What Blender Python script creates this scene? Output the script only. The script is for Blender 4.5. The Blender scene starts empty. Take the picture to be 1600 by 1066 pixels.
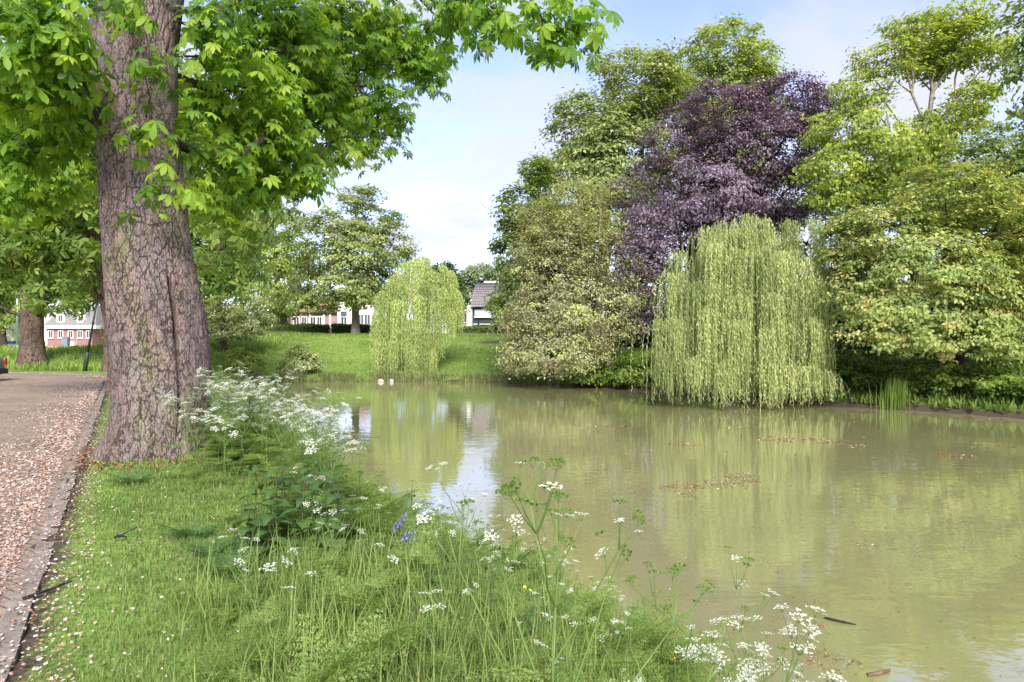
import bpy, math, random
import numpy as np
from mathutils import noise as mnoise, Vector, Matrix

# ------------------------------------------------------------------ camera, sky, sun, exposure
scene = bpy.context.scene
COL = scene.collection
FPX = 1066.7            # focal length in photo pixels (24 mm on 36 mm, 1600 px wide)
EYE = 1.6
cam_d = bpy.data.cameras.new("camera")
cam_d.lens = 24.0
cam_d.sensor_width = 36.0
cam_d.clip_start = 0.05
cam_d.clip_end = 3000.0
cam = bpy.data.objects.new("camera", cam_d)
cam.location = (0, 0, EYE)
cam.rotation_euler = (math.radians(90), 0, 0)
COL.objects.link(cam)
scene.camera = cam

SUN_DIR = Vector((0.14, -0.95, 0.76)).normalized()     # towards the sun
SUN_EL = math.asin(SUN_DIR.z)
SUN_ROT = math.atan2(SUN_DIR.x, SUN_DIR.y)

world = bpy.data.worlds.new("World")
scene.world = world
world.use_nodes = True
wn, wl = world.node_tree.nodes, world.node_tree.links
wn.clear()
w_out = wn.new("ShaderNodeOutputWorld")
w_bg = wn.new("ShaderNodeBackground")
w_bg.inputs["Strength"].default_value = 0.115
w_sky = wn.new("ShaderNodeTexSky")
w_sky.sky_type = 'NISHITA'
w_sky.sun_disc = False
w_sky.sun_elevation = SUN_EL
w_sky.sun_rotation = SUN_ROT
w_sky.air_density = 0.85
w_sky.dust_density = 0.2
w_sky.ozone_density = 3.0
w_tc = wn.new("ShaderNodeTexCoord")
w_sep = wn.new("ShaderNodeSeparateXYZ")
wl.new(w_tc.outputs["Generated"], w_sep.inputs[0])
def wmath(op, a, b):
    n = wn.new("ShaderNodeMath"); n.operation = op
    for k, v in enumerate((a, b)):
        if isinstance(v, (int, float)): n.inputs[k].default_value = v
        else: wl.new(v, n.inputs[k])
    return n.outputs[0]
w_z = wmath('ADD', wmath('MAXIMUM', w_sep.outputs[2], 0.0), 0.22)
w_cmb = wn.new("ShaderNodeCombineXYZ")
wl.new(wmath('DIVIDE', w_sep.outputs[0], w_z), w_cmb.inputs[0])
wl.new(wmath('DIVIDE', w_sep.outputs[1], w_z), w_cmb.inputs[1])
w_noise = wn.new("ShaderNodeTexNoise")
w_noise.inputs["Scale"].default_value = 1.5
w_noise.inputs["Detail"].default_value = 5.0
w_noise.inputs["Roughness"].default_value = 0.5
w_noise.inputs["Distortion"].default_value = 0.35
wl.new(w_cmb.outputs[0], w_noise.inputs["Vector"])
w_ramp = wn.new("ShaderNodeValToRGB")
w_ramp.color_ramp.interpolation = 'EASE'
w_ramp.color_ramp.elements[0].position = 0.38
w_ramp.color_ramp.elements[0].color = (0.06, 0.06, 0.06, 1)
w_ramp.color_ramp.elements[1].position = 0.60
w_ramp.color_ramp.elements[1].color = (0.92, 0.92, 0.92, 1)
wl.new(w_noise.outputs["Fac"], w_ramp.inputs[0])
w_mix = wn.new("ShaderNodeMixRGB")
wl.new(w_ramp.outputs[0], w_mix.inputs[0])
w_tint = wn.new("ShaderNodeMixRGB"); w_tint.blend_type = 'MULTIPLY'; w_tint.inputs[0].default_value = 1.0
w_tint.inputs[2].default_value = (1.22, 1.0, 1.12, 1)          # hazy lavender cast of the thin cloud
wl.new(w_sky.outputs[0], w_tint.inputs[1]); wl.new(w_tint.outputs[0], w_mix.inputs[1])
w_mix.inputs[2].default_value = (2.42, 2.47, 2.8, 1)
wl.new(w_mix.outputs[0], w_bg.inputs[0])
wl.new(w_bg.outputs[0], w_out.inputs[0])

sun_d = bpy.data.lights.new("sun", 'SUN')
sun_d.energy = 2.6
sun_d.angle = math.radians(25.0)
sun_d.color = (1.0, 0.95, 0.88)
sun = bpy.data.objects.new("sun", sun_d)
sun.rotation_euler = SUN_DIR.to_track_quat('Z', 'Y').to_euler()
sun.location = SUN_DIR * 60
COL.objects.link(sun)

vs = scene.view_settings
vs.view_transform = 'Standard'
vs.look = 'None'
vs.gamma = 1.0
vs.use_curve_mapping = False
vs.exposure = 1.66
cy = scene.cycles
cy.max_bounces = 8
cy.diffuse_bounces = 6
cy.glossy_bounces = 3
cy.transmission_bounces = 3
cy.transparent_max_bounces = 4
cy.sample_clamp_indirect = 6.0
cy.use_denoising = True
try:
    cy.denoiser = 'OPENIMAGEDENOISE'
    cy.denoising_input_passes = 'RGB_ALBEDO_NORMAL'
    cy.denoising_prefilter = 'ACCURATE'
except Exception:
    pass

RNG = np.random.default_rng(7)
WATER_Z = -1.0

# ------------------------------------------------------------------ helpers
def P(px, py, Y):
    """photo pixel at depth Y -> point"""
    return np.array([(px - 800.0) / FPX * Y, Y, EYE - (py - 533.0) / FPX * Y])

def sstep(a, b, x):
    t = np.clip((np.asarray(x, float) - a) / (b - a), 0, 1)
    return t * t * (3 - 2 * t)

def unit(v):
    v = np.asarray(v, float)
    return v / np.maximum(np.linalg.norm(v, axis=-1, keepdims=True), 1e-9)

def thing(name, label, cat, loc=(0, 0, 0), group=None, rotz=0.0):
    o = bpy.data.objects.new(name, None)
    o.empty_display_size = 0.2
    o.location = tuple(float(c) for c in loc)
    o.rotation_euler = (0, 0, rotz)
    COL.objects.link(o)
    o["label"] = label
    o["category"] = cat
    if group: o["group"] = group
    return o

def tag(o, label=None, cat=None, group=None, kind=None):
    if label: o["label"] = label
    if cat: o["category"] = cat
    if group: o["group"] = group
    if kind: o["kind"] = kind
    return o

def link(name, me, parent=None):
    o = bpy.data.objects.new(name, me)
    COL.objects.link(o)
    if parent is not None: o.parent = parent
    return o

def mesh_np(name, V, F, mat=None, tint=None, smooth=False):
    """V (n,3), F (m,k) equal-size faces"""
    me = bpy.data.meshes.new(name)
    V = np.asarray(V, np.float32); F = np.asarray(F, np.int32)
    m, k = F.shape
    me.vertices.add(len(V)); me.vertices.foreach_set("co", V.ravel())
    me.loops.add(m * k); me.loops.foreach_set("vertex_index", F.ravel())
    me.polygons.add(m)
    me.polygons.foreach_set("loop_start", np.arange(0, m * k, k, dtype=np.int32))
    if smooth:
        me.polygons.foreach_set("use_smooth", np.ones(m, bool))
    if tint is not None:
        a = me.attributes.new("tint", 'FLOAT', 'POINT')
        a.data.foreach_set("value", np.asarray(tint, np.float32))
    me.update(calc_edges=True)
    if mat is not None: me.materials.append(mat)
    return me

class MB:
    """collects polygons into one mesh"""
    def __init__(self):
        self.v, self.f, self.m = [], [], []
    def raw(self, V, F, mi=0):
        b = len(self.v)
        self.v.extend([tuple(map(float, p)) for p in V])
        for f in F:
            self.f.append(tuple(int(i) + b for i in f)); self.m.append(mi)
        return self
    def box(self, c, s, rz=0.0, mi=0, taper=1.0):
        x, y, z = s[0] / 2, s[1] / 2, s[2] / 2
        V = []
        for dz in (-1, 1):
            t = taper if dz > 0 else 1.0
            for dx, dy in ((-1, -1), (1, -1), (1, 1), (-1, 1)):
                px, py = dx * x * t, dy * y * t
                V.append((c[0] + px * math.cos(rz) - py * math.sin(rz), c[1] + px * math.sin(rz) + py * math.cos(rz), c[2] + dz * z))
        return self.raw(V, [(3, 2, 1, 0), (4, 5, 6, 7), (0, 1, 5, 4), (1, 2, 6, 5), (2, 3, 7, 6), (3, 0, 4, 7)], mi)
    def bx(self, x0, x1, y0, y1, z0, z1, mi=0):
        return self.box(((x0 + x1) / 2, (y0 + y1) / 2, (z0 + z1) / 2), (x1 - x0, y1 - y0, z1 - z0), 0, mi)
    def tube(self, pts, rad, n=6, mi=0, cap=True):
        pts = np.asarray(pts, float)
        rad = np.broadcast_to(np.asarray(rad, float), (len(pts),))
        d = np.gradient(pts, axis=0); d = unit(d)
        ref = np.array([0.31, 0.17, 0.93]) if abs(d[0][2]) < 0.9 else np.array([1.0, 0.1, 0.0])
        V, F = [], []
        for i, p in enumerate(pts):
            a = unit(np.cross(d[i], ref)); b = np.cross(d[i], a)
            for k in range(n):
                th = 2 * math.pi * k / n
                V.append(p + rad[i] * (math.cos(th) * a + math.sin(th) * b))
        for i in range(len(pts) - 1):
            for k in range(n):
                k2 = (k + 1) % n
                F.append((i * n + k, i * n + k2, (i + 1) * n + k2, (i + 1) * n + k))
        if cap:
            F.append(tuple(range(n))[::-1]); F.append(tuple((len(pts) - 1) * n + k for k in range(n)))
        return self.raw(V, F, mi)
    def prism(self, poly, y0, y1, mi=0):
        """polygon in x,z swept along y"""
        n = len(poly)
        V = [(p[0], y0, p[1]) for p in poly] + [(p[0], y1, p[1]) for p in poly]
        F = [tuple(range(n)), tuple(range(2 * n - 1, n - 1, -1))]
        F += [(i, (i + 1) % n + 0, (i + 1) % n + n, i + n)[::-1] for i in range(n)]
        return self.raw(V, F, mi)
    def mesh(self, name, mats, smooth=False):
        me = bpy.data.meshes.new(name)
        me.from_pydata(self.v, [], self.f)
        for mt in (mats if isinstance(mats, (list, tuple)) else [mats]): me.materials.append(mt)
        me.polygons.foreach_set("material_index", self.m)
        if smooth: me.polygons.foreach_set("use_smooth", [True] * len(self.f))
        me.update()
        return me
    def obj(self, name, mats, parent=None, smooth=False):
        return link(name, self.mesh(name, mats, smooth), parent)

# ------------------------------------------------------------------ materials
def newmat(name):
    m = bpy.data.materials.new(name); m.use_nodes = True
    nt = m.node_tree; nt.nodes.clear()
    out = nt.nodes.new("ShaderNodeOutputMaterial")
    return m, nt, nt.nodes, nt.links, out

def ramp(nodes, stops, interp='LINEAR'):
    r = nodes.new("ShaderNodeValToRGB"); cr = r.color_ramp; cr.interpolation = interp
    while len(cr.elements) < len(stops): cr.elements.new(0.5)
    for e, (p, c) in zip(cr.elements, stops):
        e.position = p; e.color = (*c, 1) if len(c) == 3 else c
    return r

def tex_noise(nodes, links, vec, scale, detail=4, rough=0.55, dist=0.0):
    n = nodes.new("ShaderNodeTexNoise")
    n.inputs["Scale"].default_value = scale; n.inputs["Detail"].default_value = detail
    n.inputs["Roughness"].default_value = rough; n.inputs["Distortion"].default_value = dist
    if vec is not None: links.new(vec, n.inputs["Vector"])
    return n

def mapping(nodes, links, scale=(1, 1, 1), coord="Object"):
    tc = nodes.new("ShaderNodeTexCoord"); mp = nodes.new("ShaderNodeMapping")
    mp.inputs["Scale"].default_value = scale
    links.new(tc.outputs[coord], mp.inputs["Vector"])
    return mp.outputs[0]

def leafmat(name, stops, transl=0.46, rough=0.5, spec=0.25, tmul=(1.25, 1.25, 0.6)):
    m, nt, N, L, out = newmat(name)
    at = N.new("ShaderNodeAttribute"); at.attribute_name = "tint"
    r = ramp(N, stops); L.new(at.outputs["Fac"], r.inputs[0])
    p = N.new("ShaderNodeBsdfPrincipled")
    p.inputs["Roughness"].default_value = rough; p.inputs["Specular IOR Level"].default_value = spec
    L.new(r.outputs[0], p.inputs["Base Color"])
    t = N.new("ShaderNodeBsdfTranslucent")
    mu = N.new("ShaderNodeMixRGB"); mu.blend_type = 'MULTIPLY'; mu.inputs[0].default_value = 1
    L.new(r.outputs[0], mu.inputs[1]); mu.inputs[2].default_value = (*tmul, 1)
    L.new(mu.outputs[0], t.inputs[0])
    mx = N.new("ShaderNodeMixShader"); mx.inputs[0].default_value = transl
    L.new(p.outputs[0], mx.inputs[1]); L.new(t.outputs[0], mx.inputs[2]); L.new(mx.outputs[0], out.inputs[0])
    return m

def simple(name, col, rough=0.7, spec=0.3, var=0.25, scale=3.0, bump=0.0, metallic=0.0, bscale=20):
    m, nt, N, L, out = newmat(name)
    p = N.new("ShaderNodeBsdfPrincipled")
    p.inputs["Roughness"].default_value = rough; p.inputs["Specular IOR Level"].default_value = spec
    p.inputs["Metallic"].default_value = metallic
    v = mapping(N, L)
    nz = tex_noise(N, L, v, scale, 5)
    a = tuple(c * (1 - var) for c in col); b = tuple(min(1, c * (1 + var)) for c in col)
    r = ramp(N, [(0.3, a), (0.7, b)]); L.new(nz.outputs["Fac"], r.inputs[0])
    L.new(r.outputs[0], p.inputs["Base Color"])
    if bump:
        n2 = tex_noise(N, L, v, bscale, 6, 0.65)
        b_ = N.new("ShaderNodeBump"); b_.inputs["Strength"].default_value = bump; b_.inputs["Distance"].default_value = 0.05
        L.new(n2.outputs["Fac"], b_.inputs["Height"]); L.new(b_.outputs[0], p.inputs["Normal"])
    L.new(p.outputs[0], out.inputs[0])
    return m

def bark_mat(name, dark, mid, light, moss=None, sc=(9, 9, 4.2), bump=0.7, moss_lo=0.56, dist=0.03):
    m, nt, N, L, out = newmat(name)
    p = N.new("ShaderNodeBsdfPrincipled")
    p.inputs["Roughness"].default_value = 0.85; p.inputs["Specular IOR Level"].default_value = 0.2
    v = mapping(N, L, sc)
    wob = tex_noise(N, L, v, 0.9, 6, 0.65)
    mixv = N.new("ShaderNodeMixRGB"); mixv.blend_type = 'ADD'; mixv.inputs[0].default_value = 1.1
    L.new(v, mixv.inputs[1]); L.new(wob.outputs["Color"], mixv.inputs[2])
    vo = N.new("ShaderNodeTexVoronoi"); vo.feature = 'DISTANCE_TO_EDGE'; vo.inputs["Scale"].default_value = 1.0
    L.new(mixv.outputs[0], vo.inputs["Vector"])
    vo2 = N.new("ShaderNodeTexVoronoi"); vo2.feature = 'DISTANCE_TO_EDGE'; vo2.inputs["Scale"].default_value = 2.7
    L.new(mixv.outputs[0], vo2.inputs["Vector"])
    cell = N.new("ShaderNodeTexVoronoi"); cell.inputs["Scale"].default_value = 1.0
    L.new(mixv.outputs[0], cell.inputs["Vector"])
    fine = tex_noise(N, L, v, 5.0, 7, 0.7)
    crack = ramp(N, [(0.0, (0.0, 0.0, 0.0)), (0.055, (1, 1, 1))]); 
    def rough_edge(sock, amt):
        a_ = N.new("ShaderNodeMath"); a_.operation = 'MULTIPLY_ADD'; L.new(fine.outputs["Fac"], a_.inputs[0]); a_.inputs[1].default_value = amt; L.new(sock, a_.inputs[2])
        b_ = N.new("ShaderNodeMath"); b_.operation = 'SUBTRACT'; L.new(a_.outputs[0], b_.inputs[0]); b_.inputs[1].default_value = amt * 0.52
        return b_.outputs[0]
    L.new(rough_edge(vo.outputs[0], 0.35), crack.inputs[0])
    crack2 = ramp(N, [(0.0, (0.5, 0.5, 0.5)), (0.06, (1, 1, 1))]); L.new(rough_edge(vo2.outputs[0], 0.4), crack2.inputs[0])
    ck = N.new("ShaderNodeMixRGB"); ck.blend_type = 'MULTIPLY'; ck.inputs[0].default_value = 1
    L.new(crack.outputs[0], ck.inputs[1]); L.new(crack2.outputs[0], ck.inputs[2])
    base = ramp(N, [(0.28, tuple(c * 0.75 for c in mid)), (0.5, mid), (0.75, light)]); L.new(fine.outputs["Fac"], base.inputs[0])
    hn_ = tex_noise(N, L, mapping(N, L, (1.3, 1.3, 0.6)), 2.1, 5, 0.65); hr_ = ramp(N, [(0.35, (1.0, 0.89, 0.80)), (0.62, (0.98, 0.98, 1.04))]); L.new(hn_.outputs["Fac"], hr_.inputs[0])
    hm_ = N.new("ShaderNodeMixRGB"); hm_.blend_type = 'MULTIPLY'; hm_.inputs[0].default_value = 1; L.new(base.outputs[0], hm_.inputs[1]); L.new(hr_.outputs[0], hm_.inputs[2]); base = hm_
    cv = N.new("ShaderNodeMixRGB"); cv.blend_type = 'OVERLAY'; cv.inputs[0].default_value = 0.05
    L.new(base.outputs[0], cv.inputs[1]); L.new(cell.outputs["Color"], cv.inputs[2])
    col = cv.outputs[0]
    if moss:
        tc = mapping(N, L, (1.6, 1.6, 0.55)); mn = tex_noise(N, L, tc, 1.3, 6, 0.7)
        mr = ramp(N, [(moss_lo, (0, 0, 0)), (moss_lo + 0.14, (0.75, 0.75, 0.75))]); L.new(mn.outputs["Fac"], mr.inputs[0])
        mm = N.new("ShaderNodeMixRGB"); L.new(mr.outputs[0], mm.inputs[0]); L.new(col, mm.inputs[1]); mm.inputs[2].default_value = (*moss, 1)
        # rusty-brown stains
        sn = tex_noise(N, L, tc, 2.9, 5, 0.7, 0.5)
        sr = ramp(N, [(0.6, (0, 0, 0)), (0.75, (0.55, 0.55, 0.55))]); L.new(sn.outputs["Fac"], sr.inputs[0])
        m2 = N.new("ShaderNodeMixRGB"); L.new(sr.outputs[0], m2.inputs[0]); L.new(mm.outputs[0], m2.inputs[1]); m2.inputs[2].default_value = (0.22, 0.10, 0.05, 1)
        col = m2.outputs[0]
    msk = tex_noise(N, L, v, 0.55, 4, 0.6); mskr = ramp(N, [(0.34, (0.6, 0.6, 0.6)), (0.52, (0, 0, 0))]); L.new(msk.outputs["Fac"], mskr.inputs[0])
    cks = N.new("ShaderNodeMixRGB"); cks.blend_type = 'ADD'; cks.use_clamp = True; cks.inputs[0].default_value = 1; L.new(ck.outputs[0], cks.inputs[1]); L.new(mskr.outputs[0], cks.inputs[2]); ck = cks
    big = tex_noise(N, L, mapping(N, L, (1, 1, 0.5)), 1.7, 5, 0.65); bigr = ramp(N, [(0.32, (0.62, 0.60, 0.60)), (0.7, (1.18, 1.15, 1.15))]); L.new(big.outputs["Fac"], bigr.inputs[0])
    mb_ = N.new("ShaderNodeMixRGB"); mb_.blend_type = 'MULTIPLY'; mb_.inputs[0].default_value = 1; L.new(col, mb_.inputs[1]); L.new(bigr.outputs[0], mb_.inputs[2]); col = mb_.outputs[0]
    fin = N.new("ShaderNodeMixRGB"); L.new(ck.outputs[0], fin.inputs[0]); fin.inputs[1].default_value = (*dark, 1); L.new(col, fin.inputs[2])
    L.new(fin.outputs[0], p.inputs["Base Color"])
    hh = N.new("ShaderNodeMath"); hh.operation = 'MULTIPLY_ADD'; L.new(fine.outputs["Fac"], hh.inputs[0]); hh.inputs[1].default_value = 0.45; L.new(ck.outputs[0], hh.inputs[2])
    b = N.new("ShaderNodeBump"); b.inputs["Strength"].default_value = bump; b.inputs["Distance"].default_value = dist
    L.new(hh.outputs[0], b.inputs["Height"]); L.new(b.outputs[0], p.inputs["Normal"])
    L.new(p.outputs[0], out.inputs[0])
    return m

M = {}
M['bark_chestnut'] = bark_mat('bark_chestnut', (0.075, 0.060, 0.054), (0.235, 0.192, 0.172), (0.365, 0.315, 0.305), moss=(0.17, 0.185, 0.075), sc=(12, 12, 4.6), bump=1.0, moss_lo=0.52)
M['bark_far'] = bark_mat('bark_far', (0.03, 0.023, 0.018), (0.15, 0.11, 0.085), (0.25, 0.20, 0.16), sc=(5, 5, 2))
M['bark_dark'] = simple('bark_dark', (0.055, 0.043, 0.034), 0.9, 0.1, 0.4, 4, 0.5, bscale=14)
M['bark_grey'] = simple('bark_grey', (0.20, 0.175, 0.14), 0.9, 0.1, 0.35, 4, 0.5, bscale=14)
M['bark_pale'] = simple('bark_pale', (0.27, 0.22, 0.15), 0.9, 0.1, 0.3, 4, 0.4, bscale=14)
M['twig_yellow'] = simple('twig_yellow', (0.34, 0.37, 0.14), 0.8, 0.2, 0.3, 4)

def G3(d, m, l): return [(0.12, d), (0.5, m), (0.9, l)]
M['leaf_chestnut'] = leafmat('leaf_chestnut', [(0.05, (0.055, 0.125, 0.022)), (0.35, (0.115, 0.225, 0.028)), (0.65, (0.20, 0.34, 0.038)), (0.95, (0.33, 0.45, 0.055))], 0.52, 0.5, 0.25, (1.6, 1.6, 0.45))
M['leaf_chestnut_far'] = leafmat('leaf_chestnut_far', G3((0.085, 0.155, 0.035), (0.165, 0.25, 0.05), (0.27, 0.35, 0.08)), 0.45, 0.5, 0.25, (1.4, 1.4, 0.55))
M['leaf_ash'] = leafmat('leaf_ash', G3((0.15, 0.205, 0.07), (0.28, 0.345, 0.12), (0.43, 0.48, 0.18)), 0.42)
M['leaf_lime'] = leafmat('leaf_lime', G3((0.17, 0.245, 0.06), (0.32, 0.40, 0.105), (0.48, 0.53, 0.15)), 0.42)
M['leaf_mid'] = leafmat('leaf_mid', G3((0.105, 0.17, 0.05), (0.195, 0.275, 0.08), (0.31, 0.375, 0.12)), 0.4)
M['leaf_pale'] = leafmat('leaf_pale', [(0.1, (0.25, 0.235, 0.15)), (0.45, (0.35, 0.36, 0.20)), (0.7, (0.43, 0.47, 0.215)), (0.95, (0.55, 0.62, 0.21))], 0.4)
M['leaf_beech'] = leafmat('leaf_beech', G3((0.105, 0.075, 0.095), (0.19, 0.145, 0.18), (0.32, 0.26, 0.315)), 0.28, 0.42, 0.35, (1.2, 0.8, 0.9))
M['leaf_gold'] = leafmat('leaf_gold', G3((0.17, 0.25, 0.05), (0.33, 0.41, 0.075), (0.49, 0.54, 0.12)), 0.42)
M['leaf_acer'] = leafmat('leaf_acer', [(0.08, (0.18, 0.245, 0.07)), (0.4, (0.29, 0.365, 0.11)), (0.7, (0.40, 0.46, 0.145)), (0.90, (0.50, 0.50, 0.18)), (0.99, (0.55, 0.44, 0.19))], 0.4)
M['leaf_willow'] = leafmat('leaf_willow', G3((0.215, 0.27, 0.10), (0.385, 0.44, 0.17), (0.53, 0.575, 0.25)), 0.45, tmul=(1.15, 1.2, 0.8))
M['leaf_willow_far'] = leafmat('leaf_willow_far', G3((0.27, 0.36, 0.11), (0.43, 0.53, 0.17), (0.56, 0.64, 0.24)), 0.45, tmul=(1.15, 1.2, 0.8))
M['leaf_blossom'] = leafmat('leaf_blossom', [(0.1, (0.192, 0.243, 0.090)), (0.5, (0.358, 0.410, 0.166)), (0.8, (0.538, 0.576, 0.282)), (0.97, (0.794, 0.794, 0.576))], 0.4)
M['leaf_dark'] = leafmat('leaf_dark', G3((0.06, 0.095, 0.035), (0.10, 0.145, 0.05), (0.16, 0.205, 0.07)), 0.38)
M['leaf_distant'] = leafmat('leaf_distant', G3((0.166, 0.211, 0.109), (0.243, 0.294, 0.147), (0.333, 0.384, 0.192)), 0.35)
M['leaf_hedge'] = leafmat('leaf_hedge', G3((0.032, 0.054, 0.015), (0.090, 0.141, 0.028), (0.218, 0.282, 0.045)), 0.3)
M['leaf_bank'] = leafmat('leaf_bank', G3((0.10, 0.17, 0.035), (0.19, 0.285, 0.055), (0.31, 0.41, 0.085)), 0.45)
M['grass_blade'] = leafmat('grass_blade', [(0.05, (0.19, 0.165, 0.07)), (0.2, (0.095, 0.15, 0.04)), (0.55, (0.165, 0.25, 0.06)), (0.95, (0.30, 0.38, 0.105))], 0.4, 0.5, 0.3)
M['grass_far'] = leafmat('grass_far', [(0.05, (0.20, 0.19, 0.08)), (0.3, (0.155, 0.24, 0.05)), (0.6, (0.22, 0.325, 0.065)), (0.95, (0.32, 0.42, 0.10))], 0.4, 0.6, 0.15)
M['reed'] = leafmat('reed', G3((0.13, 0.16, 0.06), (0.21, 0.25, 0.09), (0.34, 0.34, 0.17)), 0.35)
M['herb'] = leafmat('herb', G3((0.10, 0.18, 0.04), (0.175, 0.275, 0.06), (0.27, 0.37, 0.085)), 0.42)
M['herb_pale'] = leafmat('herb_pale', G3((0.16, 0.235, 0.06), (0.245, 0.33, 0.085), (0.34, 0.41, 0.12)), 0.42)
M['herb_dark'] = leafmat('herb_dark', G3((0.045, 0.10, 0.03), (0.075, 0.15, 0.04), (0.12, 0.21, 0.055)), 0.35, 0.42, 0.35)
M['stem_green'] = simple('stem_green', (0.12, 0.19, 0.045), 0.6, 0.3, 0.3, 8)
M['stem_dark'] = simple('stem_dark', (0.10, 0.085, 0.045), 0.7, 0.2, 0.3, 8)
M['petal_white'] = leafmat('petal_white', G3((0.50, 0.52, 0.36), (0.66, 0.67, 0.55), (0.78, 0.78, 0.71)), 0.3, 0.7, 0.1, (1, 1, 0.95))
M['petal_yellow'] = simple('petal_yellow', (0.75, 0.55, 0.02), 0.5, 0.3, 0.1)
M['petal_blue'] = simple('petal_blue', (0.20, 0.14, 0.62), 0.5, 0.3, 0.2)
M['fallen_petal'] = leafmat('fallen_petal', [(0.0, (0.10, 0.065, 0.045)), (0.2, (0.36, 0.16, 0.07)), (0.42, (0.42, 0.28, 0.21)), (0.7, (0.54, 0.42, 0.37)), (0.95, (0.70, 0.61, 0.57))], 0.15, 0.8, 0.1, (1, 0.9, 0.8))
M['litter'] = leafmat('litter', [(0.05, (0.10, 0.06, 0.035)), (0.4, (0.26, 0.13, 0.07)), (0.75, (0.42, 0.25, 0.15)), (0.98, (0.66, 0.58, 0.48))], 0.1, 0.7, 0.2, (1, 0.9, 0.8))

# ground
def ground_material():
    m, nt, N, L, out = newmat('ground_grass')
    p = N.new("ShaderNodeBsdfPrincipled"); p.inputs["Roughness"].default_value = 0.95; p.inputs["Specular IOR Level"].default_value = 0.1
    tc = N.new("ShaderNodeTexCoord"); v = tc.outputs["Object"]
    n1 = tex_noise(N, L, v, 0.22, 5, 0.6); n2 = tex_noise(N, L, v, 3.2, 6, 0.7); n3 = tex_noise(N, L, v, 40, 3, 0.7)
    r1 = ramp(N, [(0.3, (0.125, 0.200, 0.045)), (0.5, (0.175, 0.265, 0.06)), (0.72, (0.24, 0.315, 0.085))]); L.new(n1.outputs["Fac"], r1.inputs[0])
    r2 = ramp(N, [(0.3, (0.62, 0.62, 0.62)), (0.7, (1.2, 1.2, 1.1))]); L.new(n2.outputs["Fac"], r2.inputs[0])
    mu = N.new("ShaderNodeMixRGB"); mu.blend_type = 'MULTIPLY'; mu.inputs[0].default_value = 1; L.new(r1.outputs[0], mu.inputs[1]); L.new(r2.outputs[0], mu.inputs[2])
    r3 = ramp(N, [(0.3, (0.7, 0.7, 0.7)), (0.7, (1.15, 1.15, 1.1))]); L.new(n3.outputs["Fac"], r3.inputs[0])
    mu2 = N.new("ShaderNodeMixRGB"); mu2.blend_type = 'MULTIPLY'; mu2.inputs[0].default_value = 1; L.new(mu.outputs[0], mu2.inputs[1]); L.new(r3.outputs[0], mu2.inputs[2])
    # bare soil: the strip by the kerb, the pond bed and waterline (attribute "soil")
    at = N.new("ShaderNodeAttribute"); at.attribute_name = "soil"
    sn = tex_noise(N, L, v, 9, 5, 0.7)
    ad = N.new("ShaderNodeMath"); ad.operation = 'MULTIPLY_ADD'; L.new(sn.outputs["Fac"], ad.inputs[0]); ad.inputs[1].default_value = 0.9; L.new(at.outputs["Fac"], ad.inputs[2])
    sr = ramp(N, [(0.72, (0, 0, 0)), (0.98, (1, 1, 1))]); L.new(ad.outputs[0], sr.inputs[0])
    soil = ramp(N, [(0.35, (0.040, 0.031, 0.022)), (0.65, (0.09, 0.070, 0.050))]); L.new(n3.outputs["Fac"], soil.inputs[0])
    mx = N.new("ShaderNodeMixRGB"); L.new(sr.outputs[0], mx.inputs[0]); L.new(mu2.outputs[0], mx.inputs[1]); L.new(soil.outputs[0], mx.inputs[2])
    L.new(mx.outputs[0], p.inputs["Base Color"])
    b = N.new("ShaderNodeBump"); b.inputs["Strength"].default_value = 0.6; b.inputs["Distance"].default_value = 0.05
    L.new(n2.outputs["Fac"], b.inputs["Height"]); L.new(b.outputs[0], p.inputs["Normal"])
    L.new(p.outputs[0], out.inputs[0])
    return m
M['ground'] = ground_material()

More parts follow.
